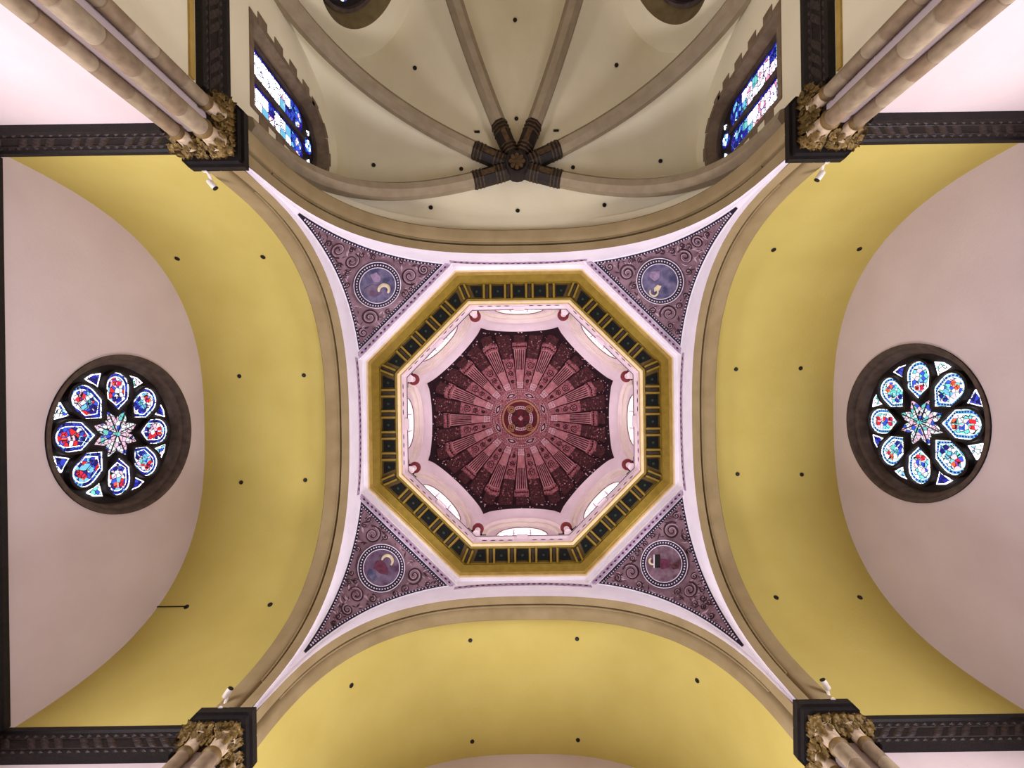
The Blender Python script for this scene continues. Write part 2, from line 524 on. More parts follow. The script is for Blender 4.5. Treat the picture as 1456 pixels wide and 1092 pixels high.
for deg, (lab, mmat) in PEND.items():
    t = thing('ceiling_pendentive', lab, 'pendentive', rz=R_(deg), kind='structure')
    MB().grid(lambda a, b: pend((2 * a - 1) * halfw(htab[-1] * b), htab[-1] * b), 8, 60).add(
        [(A, (2 * a - 1) * A * math.tan(PI / 8), z) for z in (16.9, 17.36) for a in (0, 1)], [(0, 1, 3, 2)]).build('white_ground', 'arch_white', t, smooth=50)
    NP = 40
    hs = [H0 + (H1 - H0) * i / NP for i in range(NP + 1)]

    def wm(h, m):
        return max(.012, halfw(h) - m)
    MB().grid(lambda a, b: pend((2 * a - 1) * wm(hs[round(b * NP)], .05), hs[round(b * NP)], .012), 8, NP).build('dark_border', 'pend_border', t, smooth=50, label='dark violet outer border line')
    ha = [H0 + .42 + (H1 - H0 - .55) * i / NP for i in range(NP + 1)]
    MB().grid(lambda a, b: pend((2 * a - 1) * wm(ha[round(b * NP)], .16), ha[round(b * NP)], .022), 8, NP).build('mauve_ground', 'pend_mauve', t, smooth=50, label='mauve painted ground')
    # strip along the octagon edge
    MB().grid(lambda a, b: pend((2 * a - 1) * 2.5, H1 + .03 + .2 * b, .03), 10, 2).build('painted_strip', 'strip_lilac', t, smooth=0, label='lilac painted ornament strip')
    mb = MB()
    for i in range(23):
        q = -2.3 + 4.6 * i / 22
        mb.add([pend(q - .07, H1 + .13, .045), pend(q, H1 + .09, .045), pend(q + .07, H1 + .13, .045), pend(q, H1 + .17, .045)], [(0, 1, 2, 3)])
    mb.build('strip_ornament', 'pend_line', t, smooth=0)
    # bead rows along the three edges
    mb = MB()
    h = H0 + .3
    while h < H1 - .05:
        for sg in (-1, 1):
            mb.octa(pend(sg * wm(h, .12), h, .03), .032)
        h += .105
    q = -2.2
    while q < 2.2:
        mb.octa(pend(q, H1 - .09, .03), .03)
        q += .105
    mb.build('bead_row', 'bead_white', t, kind='stuff')
    # scrollwork
    light, dark = MB(), MB()
    rr = random.Random(deg)
    spots = []
    for q0, h0, r0 in ((0.0, 0.55, .22), (.0, 1.35, .3), (.34, 1.95, .3), (.42, 2.6, .36), (.95, 2.95, .3), (1.05, 3.45, .34), (1.35, 3.95, .36), (1.45, 4.45, .3), (1.85, 4.75, .26), (.55, 5.6, .26), (1.1, 5.35, .34), (1.3, 4.95, .26), (0, 3.1, .3), (.5, 3.25, .3)):
        for sg in ((-1, 1) if q0 else (1,)):
            spots.append((q0 * sg, H0 + h0 / 6.0 * (H1 - H0), r0, sg))
    for k in range(1800):
        q = rr.uniform(-2.2, 2.2); h = rr.uniform(H0 + .5, H1 - .2); r = rr.choice((.3, .26, .22)) if k < 500 else rr.choice((.2, .16, .13, .1))
        spots.append((q, h, r, rr.choice((-1, 1))))
    done = []
    for q, h, r, sg in spots:
        if not inside(q, h, .13 + r * .95) or math.hypot(q, h - HM) < .92 + r:
            continue
        if any(math.hypot(q - a, h - b) < (r + c) * 1.02 for a, b, c in done):
            continue
        done.append((q, h, r))
        a0 = rr.uniform(0, 2 * PI)
        tu = 1.9 if r > .2 else 1.4
        dark.tube([pend(a, b, .03) for a, b in spiral(q, h, r, tu, a0, sg)], .03, 4)
        light.tube([pend(a, b, .035) for a, b in spiral(q + .012, h, r * .82, tu, a0 + .5, sg)], .018, 4)
        for k in range(5):        # little leaves around each volute
            an = a0 + k * 1.26
            p = [(q + rad * math.cos(an + d), h + rad * math.sin(an + d)) for rad, d in ((r, 0), (r * 1.3, .22), (r * 1.55, .5), (r * 1.2, .42))]
            if all(inside(a, b, .2) for a, b in p):
                (dark if k % 2 else light).add([pend(a, b, .032) for a, b in p], [(0, 1, 2, 3)])
    for k in range(900):
        q = rr.uniform(-2.3, 2.3); h = rr.uniform(H0 + .3, H1 - .15); r = rr.uniform(.06, .13)
        if not inside(q, h, .1 + r * .6) or math.hypot(q, h - HM) < .9 + r or any(math.hypot(q - a, h - b) < c * 1.05 for a, b, c in done):
            continue
        a0 = rr.uniform(0, 2 * PI)
        p = [(q + r * math.cos(a0), h + r * math.sin(a0)), (q + r * .35 * math.cos(a0 + 1.5), h + r * .35 * math.sin(a0 + 1.5)), (q - r * math.cos(a0), h - r * math.sin(a0)), (q - r * .1 * math.cos(a0 + 1.5), h - r * .1 * math.sin(a0 + 1.5))]
        (dark if k % 5 < 3 else light).add([pend(a, b, .032) for a, b in p], [(0, 1, 2, 3)])
    dark.build('scrollwork_dark', 'pend_line', t, kind='stuff', label='dark maroon scroll ornament')
    light.build('scrollwork_light', 'pend_light', t, kind='stuff', label='pale lilac scroll ornament')
    # roundel
    c0 = pend(0, HM, .17)
    tz = (pend(0, HM + .05, .05) - pend(0, HM - .05, .05)).normalized()
    tx_ = Vector((0, 1, 0))
    nn = tx_.cross(tz)
    if nn.z > 0: nn = -nn

    def PM(a, b, hh):
        return c0 + tx_ * a + tz * b + nn * hh
    circ = lambda r, n=48: [(r * math.cos(2 * PI * i / n), r * math.sin(2 * PI * i / n)) for i in range(n)]
    ring = MB().band(circ(.66), circ(.86), PM, -.4, .0).build('medallion', 'pend_border', t, smooth=0, label='dark ring of the roundel')
    MB().prism(circ(.68), PM, -.3, .01).build('portrait_ground', mmat, ring, smooth=0, label='cloudy painted ground')
    for r in (.665, .86):
        MB().tube([PM(a, b, .01) for a, b in circ(r, 40)], .017, 5, closed=True).build('pale_line', 'bead_white', ring)
    mb = MB()
    for i in range(48):
        mb.octa(PM(.765 * math.cos(2 * PI * i / 48), .765 * math.sin(2 * PI * i / 48), .015), .036)
    mb.build('bead_ring', 'bead_white', ring, kind='stuff')

    def blob(name, mat, pts, hgt=.03):
        MB().prism(pts, PM, .0, hgt).build(name, mat, ring, smooth=0)

    def hook(name, mat, cx, cy, r, a0, a1, w):
        n = 16
        pts = []
        MB().tube([PM(cx + r * math.cos(a0 + (a1 - a0) * i / n), cy + r * math.sin(a0 + (a1 - a0) * i / n), .02) for i in range(n + 1)], [w * (.45 + .55 * math.sin(PI * (i + 1.5) / (n + 2.5))) for i in range(n + 1)], 6).build(name, mat, ring)
    # in-plane axes: a = +local Y, b = up the slope (towards the octagon)
    if deg == 225:
        hook('horn', 'figure_cream', .04, .26, .19, -2.6, 1.5, .075)
        blob('wing', 'figure_lilac', [(.1, -.5), (.32, -.4), (.3, -.16), (.14, -.06), (.0, -.22)])
        blob('body', 'medal_purple', [(-.4, -.3), (-.1, -.2), (.05, .05), (-.1, .3), (-.38, .2), (-.5, 0)])
    elif deg == 315:
        hook('spiral_tail', 'figure_cream', .12, .42, .15, -2.0, 2.9, .04)
        blob('body', 'figure_cream', [(.02, .12), (.16, .06), (.22, .24), (.12, .4), (.02, .3)])
        blob('wing', 'figure_lilac', [(-.5, -.05), (-.28, -.3), (-.1, -.12), (-.14, .1), (-.4, .12)])
    elif deg == 135:
        hook('crescent_horn', 'figure_cream', .02, .3, .2, -.6, 3.2, .06)
        blob('robe', 'figure_maroon', [(.3, .05), (.1, .18), (-.2, .12), (-.32, -.06), (-.1, -.2), (.2, -.22)])
        blob('mantle', 'medal_blue', [(.1, -.3), (.3, -.35), (.2, -.55), (-.05, -.58), (-.2, -.4)])
    else:
        hook('curl', 'figure_cream', .22, .34, .12, -1.2, 1.9, .045)
        blob('robe', 'figure_maroon', [(.2, .15), (-.05, .2), (-.25, -.1), (-.05, -.25), (.2, -.1)])
        blob('head', 'dome_maroon', [(-.3, -.28), (-.14, -.2), (-.1, -.4), (-.26, -.5), (-.4, -.4)])
        blob('book', 'fitting_black', [(.2, -.02), (.34, .1), (-.0, .44), (-.14, .32)], .05)
        blob('book_edge', 'bead_white', [(.34, .1), (.37, .13), (.03, .47), (-.0, .44)], .05)

# ------------------------------------------------------------------ octagonal cornice
C8 = math.cos(PI / 8)


def octring(prof):
    mb = MB()
    vs = []
    for k in range(8):
        an = PI / 8 + k * PI / 4
        vs += [(d / C8 * math.cos(an), d / C8 * math.sin(an), z) for d, z in prof]
    m = len(prof)
    fs = [(k * m + i, k * m + i + 1, ((k + 1) % 8) * m + i + 1, ((k + 1) % 8) * m + i) for k in range(8) for i in range(m - 1)]
    return mb.add(vs, fs)


cor = thing('trim_cornice', 'gold octagonal cornice ring with black square coffers under the dome', 'cornice', kind='structure')
octring([(6.26, 17.3), (6.24, 17.35), (6.12, 17.36), (6.12, 17.42)]).build('white_moulding', 'arch_white', cor, smooth=0, label='white outer moulding')
octring([(6.12, 17.5), (6.12, 17.36), (6.07, 17.36), (6.07, 17.40), (6.04, 17.40)]).build('cream_fillet', 'cornice_cream', cor, smooth=0, label='cream fillet')
octring([(6.04, 17.5), (6.04, 17.38), (6.0, 17.38), (5.98, 17.43), (5.94, 17.43), (5.94, 17.47)]).build('gold_fillet', 'stripe_gold', cor, smooth=0)
octring([(5.945, 17.44), (5.70, 17.5), (5.66, 17.5), (5.66, 17.6), (5.62, 17.6)]).build('gold_band', 'cornice_gold', cor, smooth=0, label='broad flat gold band')
octring([(5.64, 17.62), (4.9, 17.62)]).build('coffer_bed', 'cornice_dull', cor, smooth=0)
octring([(5.02, 17.64), (5.02, 17.54), (4.95, 17.54), (4.95, 17.60), (4.93, 17.6)]).build('inner_gold_fillet', 'cornice_gold', cor, smooth=0)
octring([(4.94, 17.62), (4.94, 17.55), (4.88, 17.53), (4.83, 17.55), (4.83, 17.64), (4.79, 17.64)]).build('cream_lip', 'cornice_cream', cor, smooth=0, label='cream inner lip')
cof = MB().box((0, 0, 0), (.44, .44, .05)).mesh('coffer', 'coffer_black', 0)
std = MB().lathe([(.001, -.045), (.05, -.03), (.06, 0), (.05, .02)], 8).mesh('stud', 'coffer_stud')
bar = MB().box((0, 0, 0), (.58, .075, .09)).mesh('modillion_bar', 'cornice_gold', 0)
slot = MB().box((0, 0, 0), (.54, .1, .04)).mesh('slot', 'capital_core', 0)
cuts = {}
for k in range(8):
    al = k * PI / 4
    S = side(al)
    for j in range(5):
        u = (j - 2) * .85
        if j in (0, 4):      # end coffers are cut on the slant of the mitre
            sg = -1 if j == 0 else 1
            key = ('cut', sg)
            if key not in cuts:
                pts = [(-.22, -.19 * sg), (.22, -.19 * sg), (.22, .27 * sg), (-.22, .09 * sg)]
                cuts[key] = MB().prism(pts, lambda a, b, h: (a, b, h), -.025, .025).mesh('coffer', 'coffer_black', 0)
            data = cuts[key]
        else:
            data = cof
        o = link('coffer', data, cor, S(u, 5.32, 17.60), al)
        link('stud', std, o, (0, 0, -.025))
    for j in range(4):
        u = (j - 1.5) * .85
        for du in (-.13, .13):
            link('modillion_bar', bar, cor, S(u + du, 5.32, 17.575), al)
        link('slot', slot, cor, S(u, 5.32, 17.60), al)
    an = al + PI / 8
    r = 5.32 / C8
    for du in (-.11, .11):
        link('modillion_bar', bar, cor, (r * math.cos(an) - du * math.sin(an), r * math.sin(an) + du * math.cos(an), 17.575), an)
    link('slot', slot, cor, (r * math.cos(an), r * math.sin(an), 17.60), an)

# ------------------------------------------------------------------ drum
drum = thing('wall_drum', 'white octagonal drum with arched lunettes and colonnettes beneath the painted dome', 'drum', kind='structure')
octring([(4.79, 17.6), (4.79, 18.0)]).build('parapet_face', 'drum_white', drum, smooth=0)
octring([(4.80, 17.98), (4.68, 18.0), (4.66, 18.03), (4.66, 18.08), (5.2, 18.1)]).build('ledge', 'drum_white', drum, smooth=0)
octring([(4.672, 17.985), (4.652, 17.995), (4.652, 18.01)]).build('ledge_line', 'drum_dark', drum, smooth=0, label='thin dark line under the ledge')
cap_me = MB().lathe([(.13, 0), (.18, .03), (.17, .07), (.24, .14), (.25, .2)], 20).mesh('red_capital', 'drum_red')
shaft_me = MB().lathe([(.16, 0), (.16, .05), (.125, .08), (.12, .62)], 20).mesh('white_shaft', 'drum_white')
block_me = MB().box((0, 0, 0), (.16, .46, .14)).mesh('ledge_block', 'drum_white', 0)
stud2 = MB().prism([(-.02, -.1), (.02, 0), (-.02, .1), (-.05, 0)], lambda a, b, h: (h, b, a), -.03, .02).mesh('dark_stud', 'drum_dark', 0)
SPR = 18.85
for k in range(8):
    al = k * PI / 4
    S = side(al)
    an = al + PI / 8
    # colonnette at the corner
    cc = (4.97 * math.cos(an), 4.97 * math.sin(an))
    cl = link('colonnette', None, drum, (cc[0], cc[1], 18.06), an)
    link('white_shaft', shaft_me, cl)
    link('red_capital', cap_me, cl, (0, 0, .6))
    link('ledge_block', block_me, drum, S(0, 4.70, 17.99), al)
    for u in (-1.55, -1.2, -.85, -.5, .5, .85, 1.2, 1.55):
        link('dark_stud', stud2, drum, S(u, 4.80, 17.82), al)
    # lunette: stepped arch orders and glazed tympanum
    lu = link('lunette', None, drum)
    NA = 28

    def arch(hw, top, n=2.3):
        return arcpts(hw, top - SPR, n, NA, SPR)
    HWE = 4.7 * math.tan(PI / 8)
    aA, aB, aC = arch(1.74, 20.95), arch(1.56, 20.72), arch(1.14, 20.32)

    def loft(ca, da, cb, db):
        return MB().grid(lambda x, y: S(ca[round(x * NA)][0], da, ca[round(x * NA)][1]) if y < .5 else S(cb[round(x * NA)][0], db, cb[round(x * NA)][1]), NA, 1)
    loft(aA, 4.70, aA, 4.84).build('outer_order', 'drum_white', lu, smooth=60)
    loft(aA, 4.84, aB, 4.84).build('face_ring', 'drum_cream', lu, smooth=0)
    loft(aB, 4.84, aB, 4.98).build('middle_order', 'drum_cream', lu, smooth=60)
    loft(aB, 4.98, aC, 4.98).build('inner_ring', 'drum_white', lu, smooth=0)
    loft(aC, 4.98, aC, 5.10).build('inner_order', 'drum_cream', lu, smooth=60)
    MB().tube([S(u, 4.70, z) for u, z in aA], .028, 6).build('arch_line', 'drum_cream', lu)
    MB().tube([S(u, 4.97, z) for u, z in aC], .02, 6).build('arch_line', 'cornice_dull', lu)
    n = len(aC)
    MB().add([S(u, 5.10, z) for u, z in aC] + [S(-1.14, 5.10, 18.05), S(1.14, 5.10, 18.05)], [tuple(range(n + 2))]).build('window_pane', 'glass_drum', lu, smooth=0, label='bright drum window glass')
    for u, w in ((-.7, .34), (0, .46), (.7, .34)):
        MB().prism([(u - w * .5, 18.5), (u + w * .5, 18.5), (u + w * .5, 19.25), (u, 19.5), (u - w * .5, 19.25)], lambda a, b, h: S(a, 5.09 - h, b), 0, .02).build('violet_pane', 'glass_violet', lu, smooth=0, label='violet stained glass light')
    for u in (-.38, .38):
        MB().box(S(u, 5.06, 19.1), (.07, .07, 2.1), Matrix.Rotation(al, 3, 'Z')).build('mullion', 'drum_white', lu, smooth=0)
    MB().box(S(0, 5.07, 19.75), (.06, 2.2, .07), Matrix.Rotation(al, 3, 'Z')).build('transom', 'drum_white', lu, smooth=0)
    # wall below the spring, either side of the window
    mb = MB()
    for sg in (-1, 1):
        pts = [(sg * 1.14, 18.05), (sg * 2.0, 18.05), (sg * 2.0, SPR), (sg * 1.14, SPR)]
        mb.add([S(u, 4.98, z) for u, z in pts], [(0, 1, 2, 3)])
    mb.build('drum_wall', 'drum_white', lu, smooth=0)
    # cove from the arch to the dome edge
    edge = []
    for i in range(NA + 1):
        s = 1 - 2 * i / NA
        rho = 1 - .016 * (1 - s * s)
        edge.append((4.85 * math.sin(PI / 8) * s * rho, 4.85 * C8 * rho, 21.0 + 4.2 * math.sqrt(max(0, 1 - rho * rho))))

    def cove(x, y):
        i = round(x * NA)
        s = 1 - 2 * x
        u0, z0 = aA[i]
        # start points stretched to the corner so that neighbouring coves meet
        if i in (0, NA):
            u0 = math.copysign(HWE, u0)
        p0, p1 = Vector((u0, 4.70, z0)), Vector(edge[i])
        p = p0.lerp(p1, y)
        p.y += .12 * math.sin(PI * y) * (1 - abs(s) ** 3)
        return S(*p)
    MB().grid(cove, NA, 6).build('cove', 'drum_white', lu, smooth=60)

# ------------------------------------------------------------------ dome
dome = thing('ceiling_dome', 'painted pink and maroon dome with radiating pilasters around a medallion', 'dome', kind='structure')


def octr(th):
    x = (th % (PI / 4)) - PI / 8 if False else ((th + PI / 8) % (PI / 4)) - PI / 8
    return 4.85 * C8 / math.cos(x)


def dpt(rho, th, off=0.0):
    """dome surface: rho 0 crown .. 1 octagonal base; off towards the room"""
    k = rho ** 3
    r = rho * (4.6 * (1 - k) + octr(th) * k)
    z = 21.0 + 4.2 * math.sqrt(max(0.0, 1 - rho * rho))
    nx = r / 4.6
    nz = (z - 21.0) / 4.2
    L = math.hypot(nx, nz) or 1
    r -= off * nx / L
    z -= off * nz / L
    return Vector((r * math.cos(th), r * math.sin(th), z))


def rho_edge(th):
    x = ((th + PI / 8) % (PI / 4)) - PI / 8
    s = math.tan(x) / math.tan(PI / 8)
    return 1 - .016 * (1 - s * s)


MB().grid(lambda a, b: dpt(max(b, 1e-4) * rho_edge(2 * PI * a), 2 * PI * a), 128, 40, wu=True).build('dome_shell', 'dome_dark', dome, smooth=40, label='dark maroon dome shell')


def rho_of_px(px):
    """radius seen straight below, in metres on the plan, turned into rho"""
    lo_, hi_ = 0.0, 1.0
    for _ in range(40):
        m = (lo_ + hi_) / 2
        p = dpt(m, 0)
        if p.x * 620 / p.z < px: lo_ = m
        else: hi_ = m
    return lo_


def sector(r0, r1, t0, t1, off, nu=4, nv=8):
    mb = MB().grid(lambda a, b: dpt(r0 + (r1 - r0) * b, t0 + (t1 - t0) * a, off), nu, nv)
    for tt in (t0, t1):
        mb.grid(lambda a, b: dpt(r0 + (r1 - r0) * b, tt, off * a - .01 * (1 - a)), 1, nv)
    for rr_ in (r0, r1):
        mb.grid(lambda a, b: dpt(rr_, t0 + (t1 - t0) * a, off * b - .01 * (1 - b)), nu, 1)
    return mb


rc0, rc1, rp1, rb1, rs1, rd1 = [rho_of_px(p) for p in (44, 53, 102, 110, 87, 120)]
TW = 2 * PI / 32
mesh_cache = {}


def inst(name, key, make, mat, parent, ang, smooth=35, **tags):
    """dome pieces repeat every 90 degrees (the octagon every 45): build for the first, share mesh for the others"""
    k8 = round(ang / (PI / 4) - .001) if False else int((ang + 1e-6) // (PI / 4))
    if key not in mesh_cache:
        mesh_cache[key] = make().mesh(name, mat, smooth)
    return link(name, mesh_cache[key], parent, rz=k8 * PI / 4, **tags)


for i in range(16):
    th = i * PI / 8
    b = i % 2
    tb = b * PI / 8
    hw = TW * .43
    p = inst('pilaster', ('pil', b), lambda: sector(rc1, rp1, tb - hw, tb + hw, .06), 'dome_pink', dome, th)
    p.rotation_euler = (0, 0, 0)
    p.rotation_euler = (0, 0, (i // 2) * PI / 4)
    # flutes
    if ('fl', b) not in mesh_cache:
        mb = MB()
        for j in range(5):
            tt = tb + (j - 2) * hw * .36
            mb.tube([dpt(rp1 * .72 + (rp1 * .985 - rp1 * .72) * q / 6, tt, .07) for q in range(7)], .025, 4)
        mesh_cache[('fl', b)] = mb.mesh('flutes', 'dome_line')
    link('flutes', mesh_cache[('fl', b)], p)
    if ('cap', b) not in mesh_cache:
        mb = sector(rc0, rc1, tb - hw * 1.1, tb + hw * 1.1, .10, 4, 3)
        for a_ in (-.5, .5):
            for r_ in (.3, .75):
                mb.octa(dpt(rc0 + (rc1 - rc0) * r_, tb + a_ * hw, .12), .09)
        mesh_cache[('cap', b)] = mb.mesh('capital', 'dome_pale')
        mesh_cache[('base', b)] = sector(rp1, rb1, tb - hw * 1.15, tb + hw * 1.15, .08, 4, 2).mesh('base', 'dome_scroll')
        mb = MB()
        for j in range(6):
            mb.octa(dpt((rp1 + rb1) / 2, tb + (j - 2.5) * hw * .38, .1), .06)
        mesh_cache[('teeth', b)] = mb.mesh('teeth', 'dome_line')
        mesh_cache[('foot', b)] = sector(rb1 * 1.01, min(rho_of_px(121), .975), tb - hw * .8, tb + hw * .8, .05, 4, 2).mesh('plinth_panel', 'dome_maroon')
    link('capital', mesh_cache[('cap', b)], p, label='pale knobbed pilaster capital')
    bs = link('base', mesh_cache[('base', b)], p)
    link('teeth', mesh_cache[('teeth', b)], p)
    link('plinth_panel', mesh_cache[('foot', b)], p)
for i in range(16):
    b = i % 2
    tb = (b + .5) * PI / 8
    hw = TW * .5
    rz = (i // 2) * PI / 4
    if ('sc', b) not in mesh_cache:
        mesh_cache[('sc', b)] = sector(rc0 * .99, rs1, tb - hw, tb + hw, .03).mesh('scroll_panel', 'dome_scroll')
        mb = MB()
        for rc_, rad in ((.25, .10), (.5, .15), (.8, .2)):
            rm = rc0 + (rs1 - rc0) * rc_
            pts = []
            for q in range(20):
                f = 1 - .85 * q / 19
                a_ = q * .6 + rc_ * 9
                pts.append(dpt(rm + rad * f * math.cos(a_) / 4.2, tb + rad * f * math.sin(a_) / (rm * 4.6), .04))
            mb.tube(pts, .022, 4)
        mesh_cache[('scr', b)] = mb.mesh('scrollwork', 'dome_line')
        mesh_cache[('dk', b)] = sector(rs1, rd1, tb - hw * .86, tb + hw * .86, .03).mesh('dark_panel', 'dome_maroon')
        mesh_cache[('dkb', b)] = sector(rd1 * .975, rd1 * 1.005, tb - hw * .8, tb + hw * .8, .045, 4, 1).mesh('panel_foot', 'dome_maroon')
        mb = MB()
        rr = random.Random(i)
        for q in range(16):
            mb.octa(dpt(rr.uniform(rs1 * 1.02, rd1 * .96), tb + rr.uniform(-.7, .7) * hw, .035), rr.uniform(.03, .075))
        mesh_cache[('fig', b)] = mb.mesh('figure_dabs', 'dome_scroll')
        mb = MB()
        for sg in (-1, 1):
            mb.tube([dpt(rc0 + (rd1 - rc0) * q / 8, tb + sg * hw * .98, .035) for q in range(9)], .02, 4)
        mesh_cache[('ln', b)] = mb.mesh('edge_line', 'dome_line')
    p = link('scroll_panel', mesh_cache[('sc', b)], dome, rz=rz)
    link('scrollwork', mesh_cache[('scr', b)], p)
    link('edge_line', mesh_cache[('ln', b)], p)
    p2 = link('dark_panel', mesh_cache[('dk', b)], dome, rz=rz, label='dark brown painted figure panel')
    link('panel_foot', mesh_cache[('dkb', b)], p2)
    link('figure_dabs', mesh_cache[('fig', b)], p2)
# dots in the dark outer border
mb = MB()
rr = random.Random(3)
for i in range(420):
    th = rr.uniform(0, 2 * PI)
    mb.octa(dpt(rr.uniform(rb1 * 1.0, .985), th, .02), rr.choice((.025, .035, .05)))
mb.build('border_dots', 'dome_pale', dome, kind='stuff', label='pale dots in the dark border')
# central medallion
med = link('medallion', None, dome, label='round central medallion with a cross')


def ringd(p0, p1, off, n=64):
    a, b = rho_of_px(p0), rho_of_px(p1)
    mb = MB().grid(lambda x, y: dpt(a + (b - a) * y, 2 * PI * x, off), n, 2, wu=True)
    mb.grid(lambda x, y: dpt(b, 2 * PI * x, off * y), n, 1, wu=True)
    if a > .005:
        mb.grid(lambda x, y: dpt(a, 2 * PI * x, off * y), n, 1, wu=True)
    return mb


ringd(27, 44, .02).build('rose_ring', 'dome_scroll', med)
ringd(24.5, 27, .12).build('gold_ring', 'dome_gold', med)
ringd(19, 24.5, .06).build('crimson_ring', 'dome_crimson', med)
ringd(.05, 19, .04).build('centre_field', 'dome_maroon', med)
for p, r in ((29.5, .055), (39, .05), (42, .045)):
    mb = MB()
    n = int(p * 2.1)
    for i in range(n):
        mb.octa(dpt(rho_of_px(p), 2 * PI * i / n, .06), r)
    mb.build('bead_ring', 'dome_pale', med, kind='stuff')
for k in range(8):
    th = PI / 8 + k * PI / 4
    c = rho_of_px(35)
    dr, dt = rho_of_px(38) - c, .26
    outl = [(0, -dt), (dr * .8, -dt * .4), (dr, 0), (dr * .8, dt * .4), (0, dt), (-dr * .8, dt * .4), (-dr, 0), (-dr * .8, -dt * .4)]
    MB().prism(outl, lambda a, b, h: dpt(c + a * 1.25, th + b, h), 0, .06).build('almond', 'dome_pale', med, smooth=0)
    MB().prism(outl, lambda a, b, h: dpt(c + a, th + b * .82, h), .06, .085).build('almond_field', 'dome_line', med, smooth=0)
    MB().prism(outl, lambda a, b, h: dpt(c + a * .5, th + b * .42, h), .085, .11).build('almond_heart', 'dome_pale', med, smooth=0)
for k in range(4):
    th = k * PI / 2
    a, b = rho_of_px(13.5), rho_of_px(18)
    MB().grid(lambda x, y: dpt(a + (b - a) * y, th + (x - .5) * .95, .10), 8, 2).build('lettered_arc', 'dome_pale', med, smooth=0)
    mb = MB()
    for j in range(5):
        mb.box(dpt((a + b) / 2, th + (j - 2) * .17, .11), (.06, .06, .02))
    mb.build('arc_marks', 'dome_line', med, smooth=0)
    MB().prism([(2.5, -4), (12.5, -5), (12.5, 5), (2.5, 4)], lambda x, y, h: dpt(rho_of_px(math.hypot(x, y)), th + math.atan2(y, x), h), .04, .10).build('cross_arm', 'dome_crimson', med, smooth=0)
    t2 = th + PI / 4
    c = dpt(rho_of_px(18), t2, .1)
    MB().tube([c + Vector((.24 * (1 - .85 * q / 24) * math.cos(q * .55 + k), .24 * (1 - .85 * q / 24) * math.sin(q * .55 + k), 0)) for q in range(25)], .035, 5).build('scroll', 'dome_gold', med)
MB().octa(dpt(.001, 0, .1), .16).build('centre_star', 'dome_pale', med, smooth=0)

# ------------------------------------------------------------------ apse
BX, BY = 0.0, -9.55
VERT = [(-W, -7.55), (-W, BY - 2.767), (-2.767, BY - W), (2.767, BY - W), (W, BY - 2.767), (W, -7.55)]
RTOP = 16.25


def zrib(t):
    return 10.4 + (RTOP - 10.4) * max(0.0, 1 - t ** 2.4) ** (1 / 2.4)


def zweb(s, t, n=2.3):
    zr = zrib(t)
    rd = 16.4 - .18 * t * t
    return zr + (rd - zr) * max(0.0, 1 - abs(s) ** n) ** (1 / n)


apse = thing('ceiling_apse', 'pale ribbed half dome vault of the apse with a dark central boss', 'vault', kind='structure')
cells = [(VERT[i], VERT[i + 1], 2.3) for i in range(5)] + [((W, -7.0), (-W, -7.0), 2.6)]
for (v0, v1, nn_) in cells:
    def fn(a, b):
        s = math.sin(PI / 2 * (2 * a - 1))
        t = b
        if nn_ == 2.6:
            # cell towards the crossing: ribs run to the last pair of vertices, the edge follows the arch
            yy = BY + (-7.55 - BY) * t + (.62 * t * (1 - abs(s) ** 6) if t > .0 else 0)
            return (W * t * s * -1, yy, zweb(s, t, 2.6))
        x = (v0[0] + v1[0]) / 2 + (v1[0] - v0[0]) / 2 * s
        y = (v0[1] + v1[1]) / 2 + (v1[1] - v0[1]) / 2 * s
        return (BX + (x - BX) * t, BY + (y - BY) * t, zweb(s, t, nn_))
    MB().grid(fn, 28, 28).build('web', 'apse_plaster', apse, smooth=50)
# short barrel strip joining the last cell to the crossing arch
arc = arcpts(W, 6.4)
MB().grid(lambda a, b: (arc[round(a * 72)][0], -6.6 - 1.0 * b, arc[round(a * 72)][1]), 72, 1).build('arch_strip', 'apse_plaster', apse, smooth=60)


def ribpath(v, t0, t1, n):
    out = []
    for i in range(n + 1):
        t = t0 + (t1 - t0) * i / n
        t = 1 - (1 - t) ** 1.35 if t1 > .9 else t
        out.append(Vector((BX + (v[0] - BX) * t, BY + (v[1] - BY) * t, zrib(t))))
    return out


def ribsweep(pts, sec, lat):
    n = len(sec)
    vs = []
    for i, p in enumerate(pts):
        tg = (pts[min(i + 1, len(pts) - 1)] - pts[max(i - 1, 0)]).normalized()
        nr = lat.cross(tg)
        if nr.z < 0: nr = -nr
        if abs(tg.z) > .99: nr = nr
        vs += [p + lat * a + nr * b for a, b in sec]
    N = len(pts)
    fs = [(i * n + k, i * n + (k + 1) % n, (i + 1) * n + (k + 1) % n, (i + 1) * n + k) for i in range(N - 1) for k in range(n)]
    fs += [tuple(range(n - 1, -1, -1)), tuple((N - 1) * n + k for k in range(n))]
    return MB().add(vs, fs)


